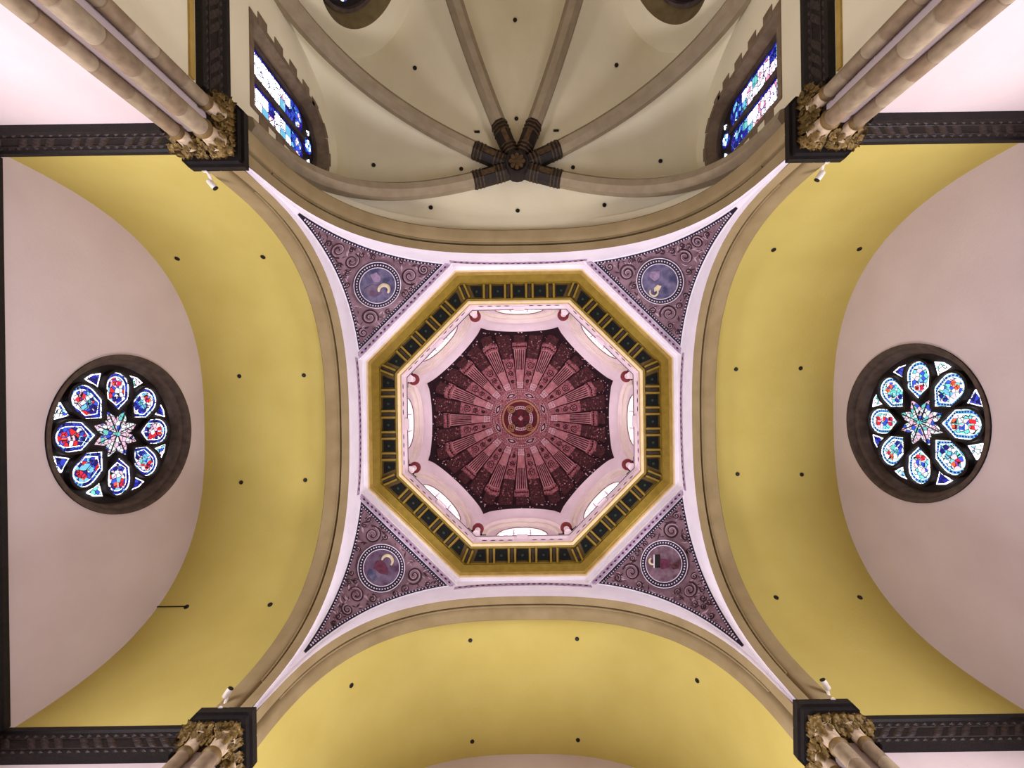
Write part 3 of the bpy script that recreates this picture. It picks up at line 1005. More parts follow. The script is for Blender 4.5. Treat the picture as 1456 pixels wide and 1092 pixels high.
SEC = [(-.27, .12), (-.27, -.13), (-.11, -.34), (.11, -.34), (.27, -.13), (.27, .12)]
SEC2 = [(a * 1.07, b * 1.06) for a, b in SEC]
SEC3 = [(a * 1.14, b * 1.13) for a, b in SEC]
for v in VERT:
    d = Vector((v[0] - BX, v[1] - BY, 0))
    Ln = d.length
    d.normalize()
    lat = Vector((-d.y, d.x, 0))
    rib = ribsweep(ribpath(v, .05, .999, 48), SEC, lat).build('rib', 'rib_stone', apse, smooth=30)
    t0, t1 = .36 / Ln, 1.72 / Ln
    slv = ribsweep(ribpath(v, t0, t1, 6), SEC2, lat).build('dark_sleeve', 'sleeve_dark', rib, smooth=30, label='dark painted rib end with gold bands')
    for f in (.14, .24, .34, .72, .82, .92):
        tc_ = t0 + (t1 - t0) * f
        ribsweep(ribpath(v, tc_, tc_ + .045 / Ln, 1), SEC3, lat).build('gold_band', 'sleeve_gold', rib, smooth=30)
    tm = t0 + (t1 - t0) * .53
    pm = ribpath(v, tm, tm + .01, 1)[0]
    Mz = Matrix.Rotation(math.atan2(d.y, d.x), 3, 'Z')
    MB().prism([(-.2, -.09), (.2, -.09), (.26, 0), (.2, .09), (-.2, .09), (-.26, 0)], lambda a, b, h: pm + Mz @ Vector((a, b, h - .37)), -.02, .02).build('gold_panel', 'sleeve_gold', rib, smooth=0)
bs = MB().lathe([(.46, .2), (.46, -.34), (.42, -.42), (.34, -.45), (.3, -.42), (.001, -.43)], 16, Matrix.Translation((BX, BY, RTOP))).build('boss', 'sleeve_dark', apse, smooth=40, label='dark round vault boss')
for k in range(8):
    a = k * PI / 4
    MB().prism([(.08, -.04), (.25, -.08), (.31, 0), (.25, .08), (.08, .04)], lambda x, y, h: (BX + x * math.cos(a) - y * math.sin(a), BY + x * math.sin(a) + y * math.cos(a), RTOP - .44 - h), 0, .05).build('boss_petal', 'sleeve_gold', bs, smooth=0)
MB().lathe([(.12, -.43), (.1, -.5), (.001, -.52)], 12, Matrix.Translation((BX, BY, RTOP))).build('boss_button', 'sleeve_gold', bs)

# apse walls (five sides of an octagon)
WIN_HW, WIN_Z0, WIN_ZS = 1.12, 11.1, 14.25


def arched(hw, z0, zs, n=20, k=1.0):
    pts = [(-hw, z0), (-hw * .5, z0), (0, z0), (hw * .5, z0), (hw, z0), (hw, z0 + (zs - z0) * .33), (hw, z0 + (zs - z0) * .67)]
    pts += [(hw * math.cos(PI * i / n), zs + hw * k * math.sin(PI * i / n)) for i in range(n + 1)]
    pts += [(-hw, z0 + (zs - z0) * .67), (-hw, z0 + (zs - z0) * .33)]
    return pts


OCU_R, OCU_Z = 1.62, 13.55
APSE_SIDES = {180: 'left', 225: 'diagonal_left', 270: 'back', 315: 'diagonal_right', 0: 'right'}
for deg, nm in APSE_SIDES.items():
    al = R_(deg)
    S0 = side(al)
    S = lambda u, d, z: (S0(u, d, z)[0] + BX, S0(u, d, z)[1] + BY, z)
    fn = lambda u, z: S(u, W, z)
    ext = 2.767
    u0, u1 = -ext, ext
    if deg == 180: u0 = -3.1          # u points to -Y on this side
    if deg == 0: u1 = 3.1
    if deg in (0, 180):
        mb = wall_hole(MB(), arched(WIN_HW, WIN_Z0, WIN_ZS), (u0, u1, -1.5, 16.45), fn)
    elif deg in (225, 315):
        mb = wall_hole(MB(), [(OCU_R * math.cos(2 * PI * i / 64), OCU_Z + OCU_R * math.sin(2 * PI * i / 64)) for i in range(64)], (u0, u1, -1.5, 16.45), fn)
    else:
        mb = MB().add([fn(u0, -1.5), fn(u1, -1.5), fn(u1, 16.45), fn(u0, 16.45)], [(0, 1, 2, 3)])
    lab = {180: 'plaster side wall of the apse holding the arched window with white panes', 0: 'plaster side wall of the apse holding the arched window with rose and teal panes',
           225: 'slanting apse wall with round oculus beside the window of white panes', 315: 'slanting apse wall with round oculus beside the window of rose panes', 270: 'plain back wall of the apse between the two round oculi'}[deg]
    mb.build('wall_apse_' + nm, 'apse_plaster', smooth=0, label=lab, cat='wall', kind='structure')
for sg in (-1, 1):
    MB().add([(sg * W, -6.6, -1.5), (sg * W, -6.9, -1.5), (sg * W, -6.9, 10.4), (sg * W, -6.6, 10.4)], [(0, 1, 2, 3)]).build('wall_apse_return', 'apse_plaster', smooth=0, label='narrow apse wall return beside the arched window with %s panes' % ('white' if sg < 0 else 'rose and teal'), cat='wall', kind='structure')

# arched side windows
WINMATS = {180: ('glass_white', 'glass_white', 'glass_rose', 'glass_white', 'glass_cyan', 'glass_cobalt', 'glass_blue'),
           0: ('glass_white', 'glass_rose', 'glass_white', 'glass_rose', 'glass_teal', 'glass_cobalt', 'glass_blue')}
wi = 2
for deg in (180, 0):
    wi += 1
    al = R_(deg)
    S0 = side(al)
    S = lambda u, d, z: Vector((S0(u, d, z)[0] + BX, S0(u, d, z)[1] + BY, z))
    PW = lambda a, b, h: S(a, W + h, b)
    t = thing('window_%d' % wi, 'arched two-light stained window in the apse, mostly white panes' if deg == 180 else 'arched two-light stained window in the apse with rose and teal panes', 'window', kind='structure')
    o1, o2 = arched(WIN_HW, WIN_Z0, WIN_ZS), arched(WIN_HW - .12, WIN_Z0 + .16, WIN_ZS)
    n = len(o1)
    MB().add([PW(*p, 0) for p in o1] + [PW(*p, .42) for p in o2], [(i, (i + 1) % n, n + (i + 1) % n, n + i) for i in range(n)]).build('reveal', 'quoin_stone', t, smooth=40)
    o3 = arched(WIN_HW - .22, WIN_Z0 + .25, WIN_ZS)
    MB().band(o2, o3, PW, .30, .44).build('frame', 'window_stone', t, smooth=0)
    # quoins: toothed stone surround, proud of the plaster
    for sg in (-1, 1):
        z = WIN_Z0 - .15
        j = 0
        while z < WIN_ZS - .1:
            h = .42 if j % 2 else .36
            w = .34 if j % 2 else .13
            MB().prism([(sg * (WIN_HW - .005), z), (sg * (WIN_HW + w), z), (sg * (WIN_HW + w), z + h - .012), (sg * (WIN_HW - .005), z + h - .012)], PW, -.02, .05).build('quoin', 'quoin_stone', t, smooth=0)
            z += h
            j += 1
    for j in range(9):
        a0, a1 = PI * j / 9, PI * (j + 1) / 9 - .012
        w = .24 if j % 2 == 0 else .16
        q = [(r * math.cos(a), WIN_ZS + r * math.sin(a)) for r, aa in (((WIN_HW - .005), (a0, (a0 + a1) / 2, a1)), (WIN_HW + w, (a1, (a0 + a1) / 2, a0))) for a in aa]
        MB().prism(q, PW, -.02, .05).build('voussoir', 'quoin_stone', t, smooth=0)
    MB().prism([(-WIN_HW - .1, WIN_Z0 - .16), (WIN_HW + .1, WIN_Z0 - .16), (WIN_HW + .1, WIN_Z0), (-WIN_HW - .1, WIN_Z0)], PW, -.03, .1).build('sill', 'quoin_stone', t, smooth=0)
    # tracery plate behind the lights
    MB().prism(o3, PW, .40, .46).build('tracery', 'window_dark', t, smooth=0)
    MB().prism([(-.06, WIN_Z0 + .25), (.06, WIN_Z0 + .25), (.06, WIN_ZS + .1), (-.06, WIN_ZS + .1)], PW, .28, .42).build('mullion', 'window_stone', t, smooth=0)
    rr = random.Random(deg + 5)
    mats = WINMATS[deg]
    for sg in (-1, 1):
        ux = sg * .46
        hw = .34
        border = arched(hw + .04, WIN_Z0 + .32, WIN_ZS - .28, 10)
        lt = MB().prism([(ux + a, b) for a, b in border], PW, .37, .41).build('lancet_light', 'glass_cobalt', t, smooth=0, label='blue bordered lancet light')
        rows = 8
        zz0, zz1 = WIN_Z0 + .38, WIN_ZS - .35
        for j in range(rows):
            for c in (-1, 1):
                za, zb = zz0 + (zz1 - zz0) * j / rows + .03, zz0 + (zz1 - zz0) * (j + 1) / rows - .03
                ua, ub = sorted((ux + c * .02, ux + c * (hw - .055)))
                m = mats[rr.randrange(5)] if j < rows - 1 else mats[6]
                if rr.random() < .1: m = mats[5]
                MB().prism([(ua, za), (ub, za), (ub, zb), (ua, zb)], PW, .35, .372).build('pane', m, lt, smooth=0)
        hd = [(ux + (hw - .06) * math.cos(PI * i / 10), WIN_ZS - .33 + (hw - .06) * math.sin(PI * i / 10)) for i in range(11)]
        MB().prism(hd, PW, .35, .372).build('pane', 'glass_mixed', lt, smooth=0)
    rd_ = MB().prism([(.25 * math.cos(2 * PI * i / 20), WIN_ZS + .45 + .25 * math.sin(2 * PI * i / 20)) for i in range(20)], PW, .36, .41).build('roundel', 'glass_cobalt', t, smooth=0)
    for k in range(6):
        a = k * PI / 3
        MB().prism([(.12 * math.cos(a) + .07 * math.cos(2 * PI * i / 8), WIN_ZS + .45 + .12 * math.sin(a) + .07 * math.sin(2 * PI * i / 8)) for i in range(8)], PW, .345, .365).build('pane', 'glass_cyan' if k % 2 else 'glass_white', rd_, smooth=0)
    for sg in (-1, 1):
        MB().prism([(sg * .4, WIN_ZS + .55), (sg * .5, WIN_ZS + .42), (sg * .55, WIN_ZS + .58)], PW, .37, .41).build('spandrel_pane', 'glass_white', t, smooth=0)

# round oculi
for deg in (225, 315):
    wi += 1
    S0 = side(R_(deg))
    S = lambda u, d, z: Vector((S0(u, d, z)[0] + BX, S0(u, d, z)[1] + BY, z))
    PW = lambda a, b, h: S(a, W + h, OCU_Z + b)
    t = thing('window_%d' % wi, 'round oculus in a deep olive reveal beside the arched window with %s panes' % ('white' if deg == 225 else 'rose and teal'), 'window', kind='structure')
    circ = lambda r, n=64: [(r * math.cos(2 * PI * i / n), r * math.sin(2 * PI * i / n)) for i in range(n)]
    a, b, c = circ(OCU_R), circ(OCU_R - .2), circ(OCU_R - .32)
    n = 64
    MB().add([PW(*p, 0) for p in a] + [PW(*p, .55) for p in b], [(i, (i + 1) % n, n + (i + 1) % n, n + i) for i in range(n)]).build('reveal', 'reveal_olive', t, smooth=40)
    MB().band(b, c, PW, .45, .6).build('frame', 'window_stone', t, smooth=0)
    pl = MB().prism(circ(OCU_R - .3), PW, .56, .62).build('tracery', 'window_dark', t, smooth=0)
    for k in range(8):
        an = k * PI / 4
        pts = [(.8 + .34 * math.cos(2 * PI * i / 16), .27 * math.sin(2 * PI * i / 16)) for i in range(16)]
        MB().prism([(x * math.cos(an) - y * math.sin(an), x * math.sin(an) + y * math.cos(an)) for x, y in pts], PW, .52, .57).build('petal_pane', 'glass_mixed', t, smooth=0)
    MB().prism(circ(.32, 24), PW, .52, .57).build('centre_pane', 'glass_star', t, smooth=0)

# ------------------------------------------------------------------ rose windows
for wn, al in ((1, 180), (2, 0)):
    S0 = side(R_(al))
    dw = ARM[al]
    PW = lambda a, b, h: Vector(S0(a * (1.055 if h > .24 else 1), dw + h, ROSE_Z + b * (1.055 if h > .24 else 1)))
    pale = al == 0
    t = thing('window_%d' % wn, 'round rose window with eight petals, paler cyan and white glass' if pale else 'round rose window with eight petals, deep blue and red glass', 'window', kind='structure')
    circ = lambda r, n=72: [(r * math.cos(2 * PI * i / n), r * math.sin(2 * PI * i / n)) for i in range(n)]
    prof = [(ROSE_R, -.03), (ROSE_R + .0, -.06), (ROSE_R - .1, -.06), (ROSE_R - .14, .0), (ROSE_R - .16, .14), (ROSE_R - .26, .18), (ROSE_R - .28, .22), (ROSE_R - .42, .46)]
    n = 72
    vs = []
    for r, h in prof:
        vs += [PW(*p, h) for p in circ(r)]
    MB().add(vs, [(j * n + i, j * n + (i + 1) % n, (j + 1) * n + (i + 1) % n, (j + 1) * n + i) for j in range(len(prof) - 1) for i in range(n)]).build('moulded_rim', 'window_stone', t, smooth=30, label='dark brown moulded stone rim')
    MB().prism(circ(ROSE_R - .4), PW, .47, .55).build('tracery_plate', 'window_dark', t, smooth=0)
    GH = .40
    rr = random.Random(al + 2)
    for k in range(8):
        an = k * PI / 4
        ca, sa = math.cos(an), math.sin(an)
        T = lambda x, y: (x * ca - y * sa, x * sa + y * ca)

        def petal(g):
            """pointed inwards, round outside; g shrinks the outline"""
            w = .37 - g
            pts = [(.66 + g * 1.5, 0), (1.02, -w), (1.32, -w * 1.06)]
            pts += [(1.38 + (w * 1.06) * math.cos(a), (w * 1.06) * math.sin(a)) for a in [-PI / 2 + PI * i / 10 for i in range(11)]]
            pts += [(1.32, w * 1.06), (1.02, w)]
            return [T(*p) for p in pts]
        MB().band(petal(-.07), petal(-.005), PW, GH - .1, GH + .08).build('petal_moulding', 'window_dark', t, smooth=0)
        pp = MB().prism(petal(0), PW, GH + .02, GH + .06).build('petal', 'glass_cyan' if pale else 'glass_blue', t, smooth=0, label='petal light of stained glass')
        # dashed border
        o = petal(.06)
        mb = MB()
        m = len(o)
        for i in range(m):
            p, q = Vector((*o[i], 0)), Vector((*o[(i + 1) % m], 0))
            L = (q - p).length
            nd = max(1, round(L / .085))
            for j in range(nd):
                f0, f1 = (j + .2) / nd, (j + .75) / nd
                a_, b_ = p.lerp(q, f0), p.lerp(q, f1)
                dn = Vector((-(q - p).y, (q - p).x, 0)).normalized() * .022
                mb.prism([tuple((a_ - dn)[:2]), tuple((b_ - dn)[:2]), tuple((b_ + dn)[:2]), tuple((a_ + dn)[:2])], PW, GH + .005, GH + .02)
        mb.build('border_dashes', 'glass_cobalt', pp, smooth=0, kind='stuff')
        MB().band(petal(.0), petal(.015), PW, GH, GH + .02).build('white_edge', 'glass_white', pp, smooth=0)
        MB().band(petal(.11), petal(.125), PW, GH, GH + .02).build('white_edge', 'glass_white', pp, smooth=0)
        MB().prism(petal(.128), PW, GH, GH + .02).build('picture_pane', 'glass_pale' if pale else 'glass_mixed', pp, smooth=0)
        for x, mm in ((1.46, 'glass_red' if not pale or k % 4 else 'glass_pale'), (1.2, 'glass_teal' if k % 2 else 'glass_mixed'), (1.0, 'glass_cobalt' if k % 2 or not pale else 'glass_red')):
            for sg in (-1, 1):
                q = [T(x + rr.uniform(.05, .11), sg * .015), T(x + .07, sg * rr.uniform(.12, .16)), T(x - .06, sg * rr.uniform(.12, .15)), T(x - rr.uniform(.06, .1), sg * .02)]
                MB().prism(q, PW, GH - .012, GH + .005).build('shard', mm, pp, smooth=0)
        # star point and rim triangle, between the petals
        an2 = an + PI / 8
        ca2, sa2 = math.cos(an2), math.sin(an2)
        T2 = lambda x, y: (x * ca2 - y * sa2, x * sa2 + y * ca2)
        sp = MB().prism([T2(*p) for p in ((.05, 0), (.3, -.125), (.48, -.13), (.68, 0), (.48, .13), (.3, .125))], PW, GH, GH + .05).build('star_point', 'glass_star', t, smooth=0)
        MB().prism([T2(*p) for p in ((.05, -.012), (.62, -.012), (.62, .012), (.05, .012))], PW, GH - .02, GH).build('lead_bar', 'window_dark', sp, smooth=0)
        tri = MB().prism([T2(*p) for p in ((1.48, 0), (1.74, -.2), (1.78, 0), (1.74, .2))], PW, GH + .02, GH + .05).build('rim_triangle', 'glass_cobalt' if k % 2 else 'glass_pale', t, smooth=0)
        MB().band([T2(*p) for p in ((1.44, 0), (1.76, -.24), (1.81, 0), (1.76, .24))], [T2(*p) for p in ((1.48, 0), (1.74, -.2), (1.78, 0), (1.74, .2))], PW, GH + .01, GH + .05).build('white_edge', 'glass_white', tri, smooth=0)
    MB().prism(circ(.06, 16), PW, GH - .04, GH + .05).build('hub', 'glass_teal', t, smooth=0)

# ------------------------------------------------------------------ friezes
leaf_frieze = MB().grid(lambda a, b: (0.035 * math.sin(PI * b) * math.sin(PI * min(1, max(0, a)) ** 1) + .012, (a - .5) * .34, (b - .5) * .13 * (math.sin(PI * (a * .92 + .04)) + .1) + (a - .5) * .16), 6, 4).mesh('carved_leaf', 'carved_dark')
small_leaf = [(-.09, -.02), (0, -.05), (.09, .02), (0, .05)]


def frieze(P, L, label, sgn, group):
    """P(s, h, z): s along the wall, h out from the wall, z height; runs from 0 to L"""
    t = thing('carved_frieze', label, 'frieze', group=group)
    z0, z1 = 9.1, 10.0
    prof = [(0, z0), (.16, z0), (.16, z0 + .10), (.10, z0 + .13), (.10, z1 - .16), (.14, z1 - .12), (.14, z1), (0, z1)]
    n = len(prof)
    vs = [P(0, h, z) for h, z in prof] + [P(L, h, z) for h, z in prof]
    MB().add(vs, [(i, (i + 1) % n, n + (i + 1) % n, n + i) for i in range(n)] + [tuple(range(n)), tuple(range(2 * n - 1, n - 1, -1))]).build('board', 'dark_wood', t, smooth=0)
    for z in (z0 + .28, z1 - .33):
        MB().tube([P(0.02, .105, z), P(L - .02, .105, z)], .016, 5).build('bead_rail', 'carved_dark', t)
    mb = MB()
    s = .1
    while s < L - .1:
        for z in (z0 + .205, z1 - .245):
            vs = [P(s + a, .102 if i != 4 else .14, z + b) for i, (a, b) in enumerate(small_leaf)] + [P(s, .135, z)]
            mb.add(vs, [(0, 1, 4), (1, 2, 4), (2, 3, 4), (3, 0, 4)])
        s += .2
    mb.build('border_leaves', 'carved_dark', t, smooth=0, kind='stuff')
    s, j = .35, 0
    origin = Vector(P(0, 0, 0))
    ds = (Vector(P(1, 0, 0)) - origin)
    dh = (Vector(P(0, 1, 0)) - origin)
    while s < L - .2:
        zc = (z0 + z1) / 2 + (.06 if j % 2 else -.07)
        M = Matrix((( dh.x, ds.x, 0, 0), (dh.y, ds.y, 0, 0), (0, 0, 1, 0), (0, 0, 0, 1)))
        M.translation = Vector(P(s, .095, zc))
        link('carved_leaf', leaf_frieze, t, M=M)
        s += .15 if j % 6 != 5 else .42
        j += 1
    return t


for al in (0, 90, 180):
    S = side(R_(al))
    for sg in (-1, 1):
        nxt = SIDE_NAME[(al + 90 * sg) % 360]
        a_ = {'left': 'in the conduit transept', 'right': 'in the paler rose transept', 'nave': 'in the windowless arm'}[SIDE_NAME[al]]
        b_ = {'apse': 'on the wall next to the apse', 'nave': 'on the wall away from the apse', 'left': 'next to the conduit transept', 'right': 'next to the paler rose transept'}[nxt]
        frieze(lambda s, h, z: S(sg * (W - h), 7.45 + s, z), ARM[al] - 7.45, 'dark carved frieze %s, %s' % (a_, b_), sg, 'dark carved friezes at the vault springing')
    frieze(lambda s, h, z: S(-W + .165 + s, ARM[al] - h, z), 2 * W - .33, 'dark carved frieze across the end wall %s' % {0: 'under the paler rose', 90: 'of the windowless arm', 180: 'under the deep blue rose'}[al], 1, 'dark carved friezes at the vault springing')
for sg in (-1, 1):
    frieze(lambda s, h, z: (sg * (W - h), -7.45 - s, z), BY - 2.767 + 7.45 < 0 and 4.85 or 4.85, 'dark carved frieze in the apse below the arched window with %s panes' % ('white' if sg < 0 else 'rose and teal'), sg, 'dark carved friezes at the vault springing')
    MB().box((sg * (W - .02), -9.9, 8.96), (.06, 4.8, .13)).build('trim_stripe', 'stripe_gold', smooth=0, label='ochre stripe under the apse frieze below the window with %s panes' % ('white' if sg < 0 else 'rose and teal'), cat='trim', kind='structure')

# ------------------------------------------------------------------ clustered columns
SHAFTS = [(6.53, 6.53, .178), (7.08, 6.47, .138), (6.47, 7.08, .138)]


def leafmesh(w, h, curl, name):
    def fn(a, b):
        ww = w * (.55 + .45 * math.sin(PI * min(1, b * 1.1) * .75)) * (1 - .75 * max(0, b - .72) / .28)
        lob = 1 + .12 * math.sin(b * 22)
        x = (a - .5) * ww * lob
        out = .03 + curl * b ** 2.2 + .035 * (1 - (2 * a - 1) ** 2)
        return (x, out, h * b - curl * .55 * max(0, b - .7) / .3)
    return MB().grid(fn, 4, 6).mesh(name, 'capital_gold')


LEAF_A = leafmesh(.17, .24, .13, 'leaf')
LEAF_B = leafmesh(.13, .18, .10, 'leaf')
LEAF_C = leafmesh(.10, .13, .09, 'leaf')
VOL = MB().tube([(.075 * (1 - .8 * q / 20) * math.cos(q * .6), 0, .075 * (1 - .8 * q / 20) * math.sin(q * .6)) for q in range(21)], .026, 5).mesh('volute', 'capital_gold')
NZ = 9.02
COL_LAB = {180: 'clustered stone column with gilt capital between the conduit transept and the apse', 270: 'clustered stone column with gilt capital between the paler rose transept and the apse',
           90: 'clustered stone column with gilt capital between the conduit transept and windowless arm', 0: 'clustered stone column with gilt capital between the paler rose transept and windowless arm'}
drum_cache = {}
ab_cache = {}


def absh(name, mat, make, smooth=0):
    if name not in ab_cache:
        ab_cache[name] = make().mesh(name, mat, smooth)
    return ab_cache[name]


for deg, lab in COL_LAB.items():
    t = thing('clustered_column', lab, 'column', rz=R_(deg), group='clustered columns at the corners of the crossing')
    rr = random.Random(deg + 1)
    core = [(6.62, 6.62), (7.34, 6.56), (7.34, 7.6), (7.6, 7.6), (7.6, 7.34), (6.56, 7.34)]
    core = [(6.60, 6.60), (7.40, 6.60), (7.40, 7.40), (6.60, 7.40)]
    link('pier_core', absh('pier_core', 'wall_plaster', lambda: MB().prism(core, lambda a, b, h: (a, b, h), -1.5, 9.3)), t)
    link('abacus', absh('abacus', 'dark_wood', lambda: MB().prism([(6.16, 6.16), (7.42, 6.16), (7.58, 6.32), (7.58, 6.75), (6.75, 6.75), (6.75, 7.58), (6.32, 7.58), (6.16, 7.42)], lambda a, b, h: (a, b, h), 9.86, 10.02)
         .prism([(6.23, 6.23), (7.40, 6.23), (7.52, 6.35), (7.52, 6.75), (6.75, 6.75), (6.75, 7.52), (6.35, 7.52), (6.23, 7.40)], lambda a, b, h: (a, b, h), 9.74, 9.87)), t, label='dark L-shaped abacus slab')
    cp = link('capital', absh('capital', 'capital_core', lambda: MB().prism([(6.42, 6.42), (7.5, 6.42), (7.5, 7.5), (6.42, 7.5)], lambda a, b, h: (a + (.0 if h > 9.5 else .1) * (1 if a < 7 else 0), b + (.0 if h > 9.5 else .1) * (1 if b < 7 else 0), h), 9.28, 9.76)), t, label='gilt foliage capital')
    for sw in (0, 1):
        # leaves on the two faces looking into the crossing; local leaf frame: x across, y out, z up
        for row, (lm, zz, n, inset) in enumerate(((LEAF_A, 9.52, 7, 6.42), (LEAF_B, 9.38, 7, 6.44), (LEAF_A, 9.26, 7, 6.5), (LEAF_C, 9.64, 8, 6.38))):
            for j in range(n):
                s = 6.46 + (j + .5 * (row % 2)) * (1.06 / n) + rr.uniform(-.03, .03)
                ang = (PI if sw == 0 else PI / 2) + rr.uniform(-.4, .4)
                zr_ = zz + rr.uniform(-.03, .03)
                loc = (s, inset, zr_) if sw == 0 else (inset, s, zr_)
                M = Matrix.Translation(loc) @ Matrix.Rotation(ang, 4, 'Z') @ Matrix.Rotation(rr.uniform(-.5, .5), 4, 'Y') @ Matrix.Rotation(rr.uniform(-.5, .1), 4, 'X')
                link('leaf', lm, cp, M=M)
        for j in range(6):
            s = 6.46 + j * .2
            off = 6.32 if j % 2 else 6.36
            zz = 9.66 if j % 2 else 9.46
            loc = (s, off, zz) if sw == 0 else (off, s, zz)
            M = Matrix.Translation(loc) @ Matrix.Rotation((0 if sw == 0 else PI / 2) + rr.uniform(-.3, .3), 4, 'Z') @ Matrix.Rotation(rr.uniform(0, 6), 4, 'Y')
            link('volute', VOL, cp, M=M)
    for j in range(4):
        M = Matrix.Translation((6.41, 6.41, 9.22 + j * .12)) @ Matrix.Rotation(PI * .75, 4, 'Z') @ Matrix.Rotation(rr.uniform(-.3, .3), 4, 'Y')
        link('leaf', LEAF_A if j < 3 else LEAF_B, cp, M=M)
    # corner leaves at the far ends
    for loc, an in (((7.54, 6.48, 9.56), -PI / 2), ((6.48, 7.54, 9.56), 0)):
        for j in range(5):
            M = Matrix.Translation((loc[0], loc[1], loc[2] - .16 + .07 * j)) @ Matrix.Rotation(an + PI * .2 * (j - 2), 4, 'Z')
            link('leaf', LEAF_A, cp, M=M)
    for si, (x, y, r) in enumerate(SHAFTS):
        sh = link('shaft', None, t, (x, y, 0))
        key = ('neck', si)
        if key not in drum_cache:
            drum_cache[key] = MB().lathe([(r * 1.0, NZ - .03), (r * 1.14, NZ), (r * 1.2, NZ + .04), (r * 1.14, NZ + .08), (r, NZ + .1)], 24).mesh('neck_ring', 'neck_ring')
            drum_cache[('bell', si)] = MB().lathe([(r * .98, NZ + .08), (r * 1.0, NZ + .2), (r * 1.12, NZ + .34), (r * 1.3, NZ + .46)], 24).mesh('bell', 'neck_stone')
        link('neck_ring', drum_cache[key], sh, label='dark gilt neck ring')
        link('bell', drum_cache[('bell', si)], sh)
        for k in range(7):
            a = 2 * PI * k / 7 + .3
            M = Matrix.Translation((r * 1.0 * math.cos(a), r * 1.0 * math.sin(a), NZ + .24)) @ Matrix.Rotation(a - PI / 2, 4, 'Z')
            link('leaf', LEAF_B, sh, M=M)
        z = NZ
        j = 0
        while z > 4.9:
            h = rr.choice((.42, .5, .58, .66))
            k_ = ('d', si, h, (j + si + deg // 90) % 4)
            if k_ not in drum_cache:
                drum_cache[k_] = MB().lathe([(r - .012, 0), (r, .014), (r, h - .014), (r - .012, h)], 24).mesh('stone_drum', 'drum_stone_%d' % k_[3])
            link('stone_drum', drum_cache[k_], sh, (0, 0, z - h))
            z -= h
            j += 1
        MB().lathe([(r * 1.3, -1.5), (r * 1.3, -1.3), (r, -1.2), (r, z)], 24).build('lower_drum', 'drum_stone_0', sh)

# ------------------------------------------------------------------ spotlights on the capitals
sp_body = MB().lathe([(.06, -.09), (.07, -.07), (.07, .07), (.062, .12), (.05, .125)], 16).mesh('lamp_body', 'lamp_white')
sp_lens = MB().lathe([(.066, .115), (.064, .135), (.001, .14)], 16).mesh('lens', 'fitting_black')
SPOTS = [((-7.18, -6.12, 10.12), (.55, .75, .25), 'conduit transept, near the apse'), ((7.12, -6.12, 10.12), (-.5, .8, .25), 'paler rose transept, near the apse'),
         ((-6.98, 6.12, 10.12), (.5, -.8, .3), 'conduit transept, away from the apse'), ((7.08, 6.12, 10.12), (-.4, -.85, .3), 'paler rose transept, away from the apse')]
for loc, dr, tx in SPOTS:
    t = thing('spotlight', 'small white spotlight on the capital of the ' + tx, 'spotlight', loc=loc, group='small white spotlights on the capitals')
    d = Vector(dr).normalized()
    sy = 1 if loc[1] < 0 else -1
    M = Matrix.Translation((0, .13 * sy, .12)) @ d.to_track_quat('Z', 'Y').to_matrix().to_4x4()
    b = link('lamp_body', sp_body, t, M=M)
    link('lens', sp_lens, b)
    MB().tube([(0, -.08 * sy, -.12), (0, -.06 * sy, .02), (0.01, .02 * sy, .08), (0, .1 * sy, .1)], .035, 8).build('bracket', 'lamp_white', t)
    MB().lathe([(.07, -.13), (.07, -.09), (.04, -.07)], 12, Matrix.Translation((0, -.08 * sy, 0))).build('mount', 'lamp_white', t)

# ------------------------------------------------------------------ small black fittings on the vaults
fit_me = MB().lathe([(.065, -.03), (.078, 0), (.074, .02), (.055, .03), (.001, .02)], 14).mesh('vault_fitting', 'fitting_black')
fit_bar = MB().box((0, 0, .015), (.2, .07, .05)).mesh('vault_fitting', 'fitting_black', 0)


def fitting(p, n, label, group, data=fit_me):
    M = Matrix.Translation(p) @ Vector(n).to_track_quat('Z', 'Y').to_matrix().to_4x4()
    return link('vault_fitting', data, None, M=M, label=label, cat='ceiling fitting', group=group)


def vault_n(u):
    e = .01
    dz = (se(u + e, W, 6.45) - se(u - e, W, 6.45)) / (2 * e)
    return Vector((dz, -1)).normalized()      # (across, z) pointing into the room


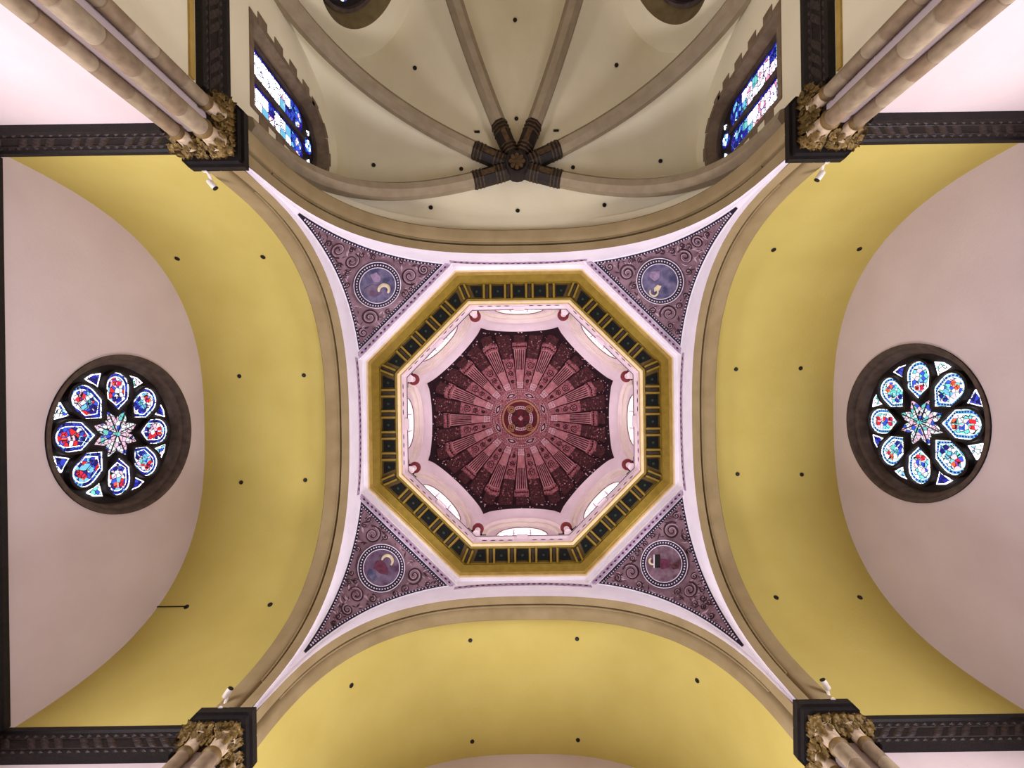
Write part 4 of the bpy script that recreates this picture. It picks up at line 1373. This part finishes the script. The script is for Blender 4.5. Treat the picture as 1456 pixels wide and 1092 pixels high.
G_FIT = 'small black fittings on the vaults'
for sx, tx in ((-1, 'conduit transept'), (1, 'paler rose transept')):
    for x, y in ((8.1, -1.95), (10.52, -1.95), (8.1, 1.98), (10.5, 2.03), (8.36, -5.68), (11.18, -5.67), (8.27, 5.7), (10.98, 5.72)):
        nv = vault_n(y)
        z = se(y, W, 6.45)
        if sx < 0 and (x, y) == (10.98, 5.72):
            t = thing('vault_fitting', 'black fitting with a thin conduit running to the end wall', 'ceiling fitting', group=G_FIT)
            link('fitting_cap', fit_me, t, M=Matrix.Translation((-x, y, z)) @ Vector((0, nv[0], nv[1])).to_track_quat('Z', 'Y').to_matrix().to_4x4())
            MB().tube([(-x, y + nv[0] * .035, z + nv[1] * .035), (-11.92, y + nv[0] * .035, z + nv[1] * .035)], .018, 6).build('conduit', 'fitting_black', t)
            continue
        fitting((sx * x, y, z), (0, nv[0], nv[1]), 'black round fitting %s the %s vault, %s side, beside the %s' % ('high on' if abs(y) < 3 else 'low on', tx, 'apse' if y < 0 else 'nave', 'crossing arch' if x < 9 else 'end wall'), G_FIT)
for x, y in ((-2.0, 8.07), (2.0, 8.07), (-5.67, 8.4), (5.67, 8.4), (-1.98, 11.86), (1.98, 11.86)):
    nv = vault_n(x)
    fitting((x, y, se(x, W, 6.45)), (nv[0], 0, nv[1]), 'black round fitting %s the nave vault, %s side, beside the %s' % ('high on' if abs(x) < 3 else 'low on', 'conduit transept' if x < 0 else 'paler rose', 'crossing arch' if y < 10 else 'end wall'), G_FIT)
for x, y, z, tx in ((-3.76, -13.35, 16.27, 'apse vault cell of the oculus beside the white-paned window'), (0, -15.08, 16.26, 'back apse vault cell between the oculi, far from the boss'),
                    (3.76, -13.35, 16.27, 'apse vault cell of the oculus beside the rose-paned window'), (0, -11.48, 16.38, 'back apse vault cell between the oculi, close to the boss'),
                    (-5.35, -9.75, 16.27, 'apse vault cell right above the white-paned window'), (-2.1, -9.62, 16.38, 'white-paned window\'s apse vault cell, close to the boss'),
                    (2.1, -9.62, 16.38, 'rose-paned window\'s apse vault cell, close to the boss'), (5.35, -9.75, 16.27, 'apse vault cell right above the rose-paned window'),
                    (-3.2, -8.05, 16.08, 'apse vault beside the crossing arch, conduit transept side'), (0, -8.0, 16.33, 'apse vault beside the crossing arch, in the middle'), (3.2, -8.05, 16.08, 'apse vault beside the crossing arch, paler rose side')):
    fitting((x, y, z), (0, 0, -1), 'black round fitting on the ' + tx, G_FIT)
for x in (-1.48, 1.48):
    fitting((x, -11.0, 16.38), (0, 0, -1), 'short black bar fitting near the boss, on the %s-paned window side' % ('white' if x < 0 else 'rose'), G_FIT, fit_bar)
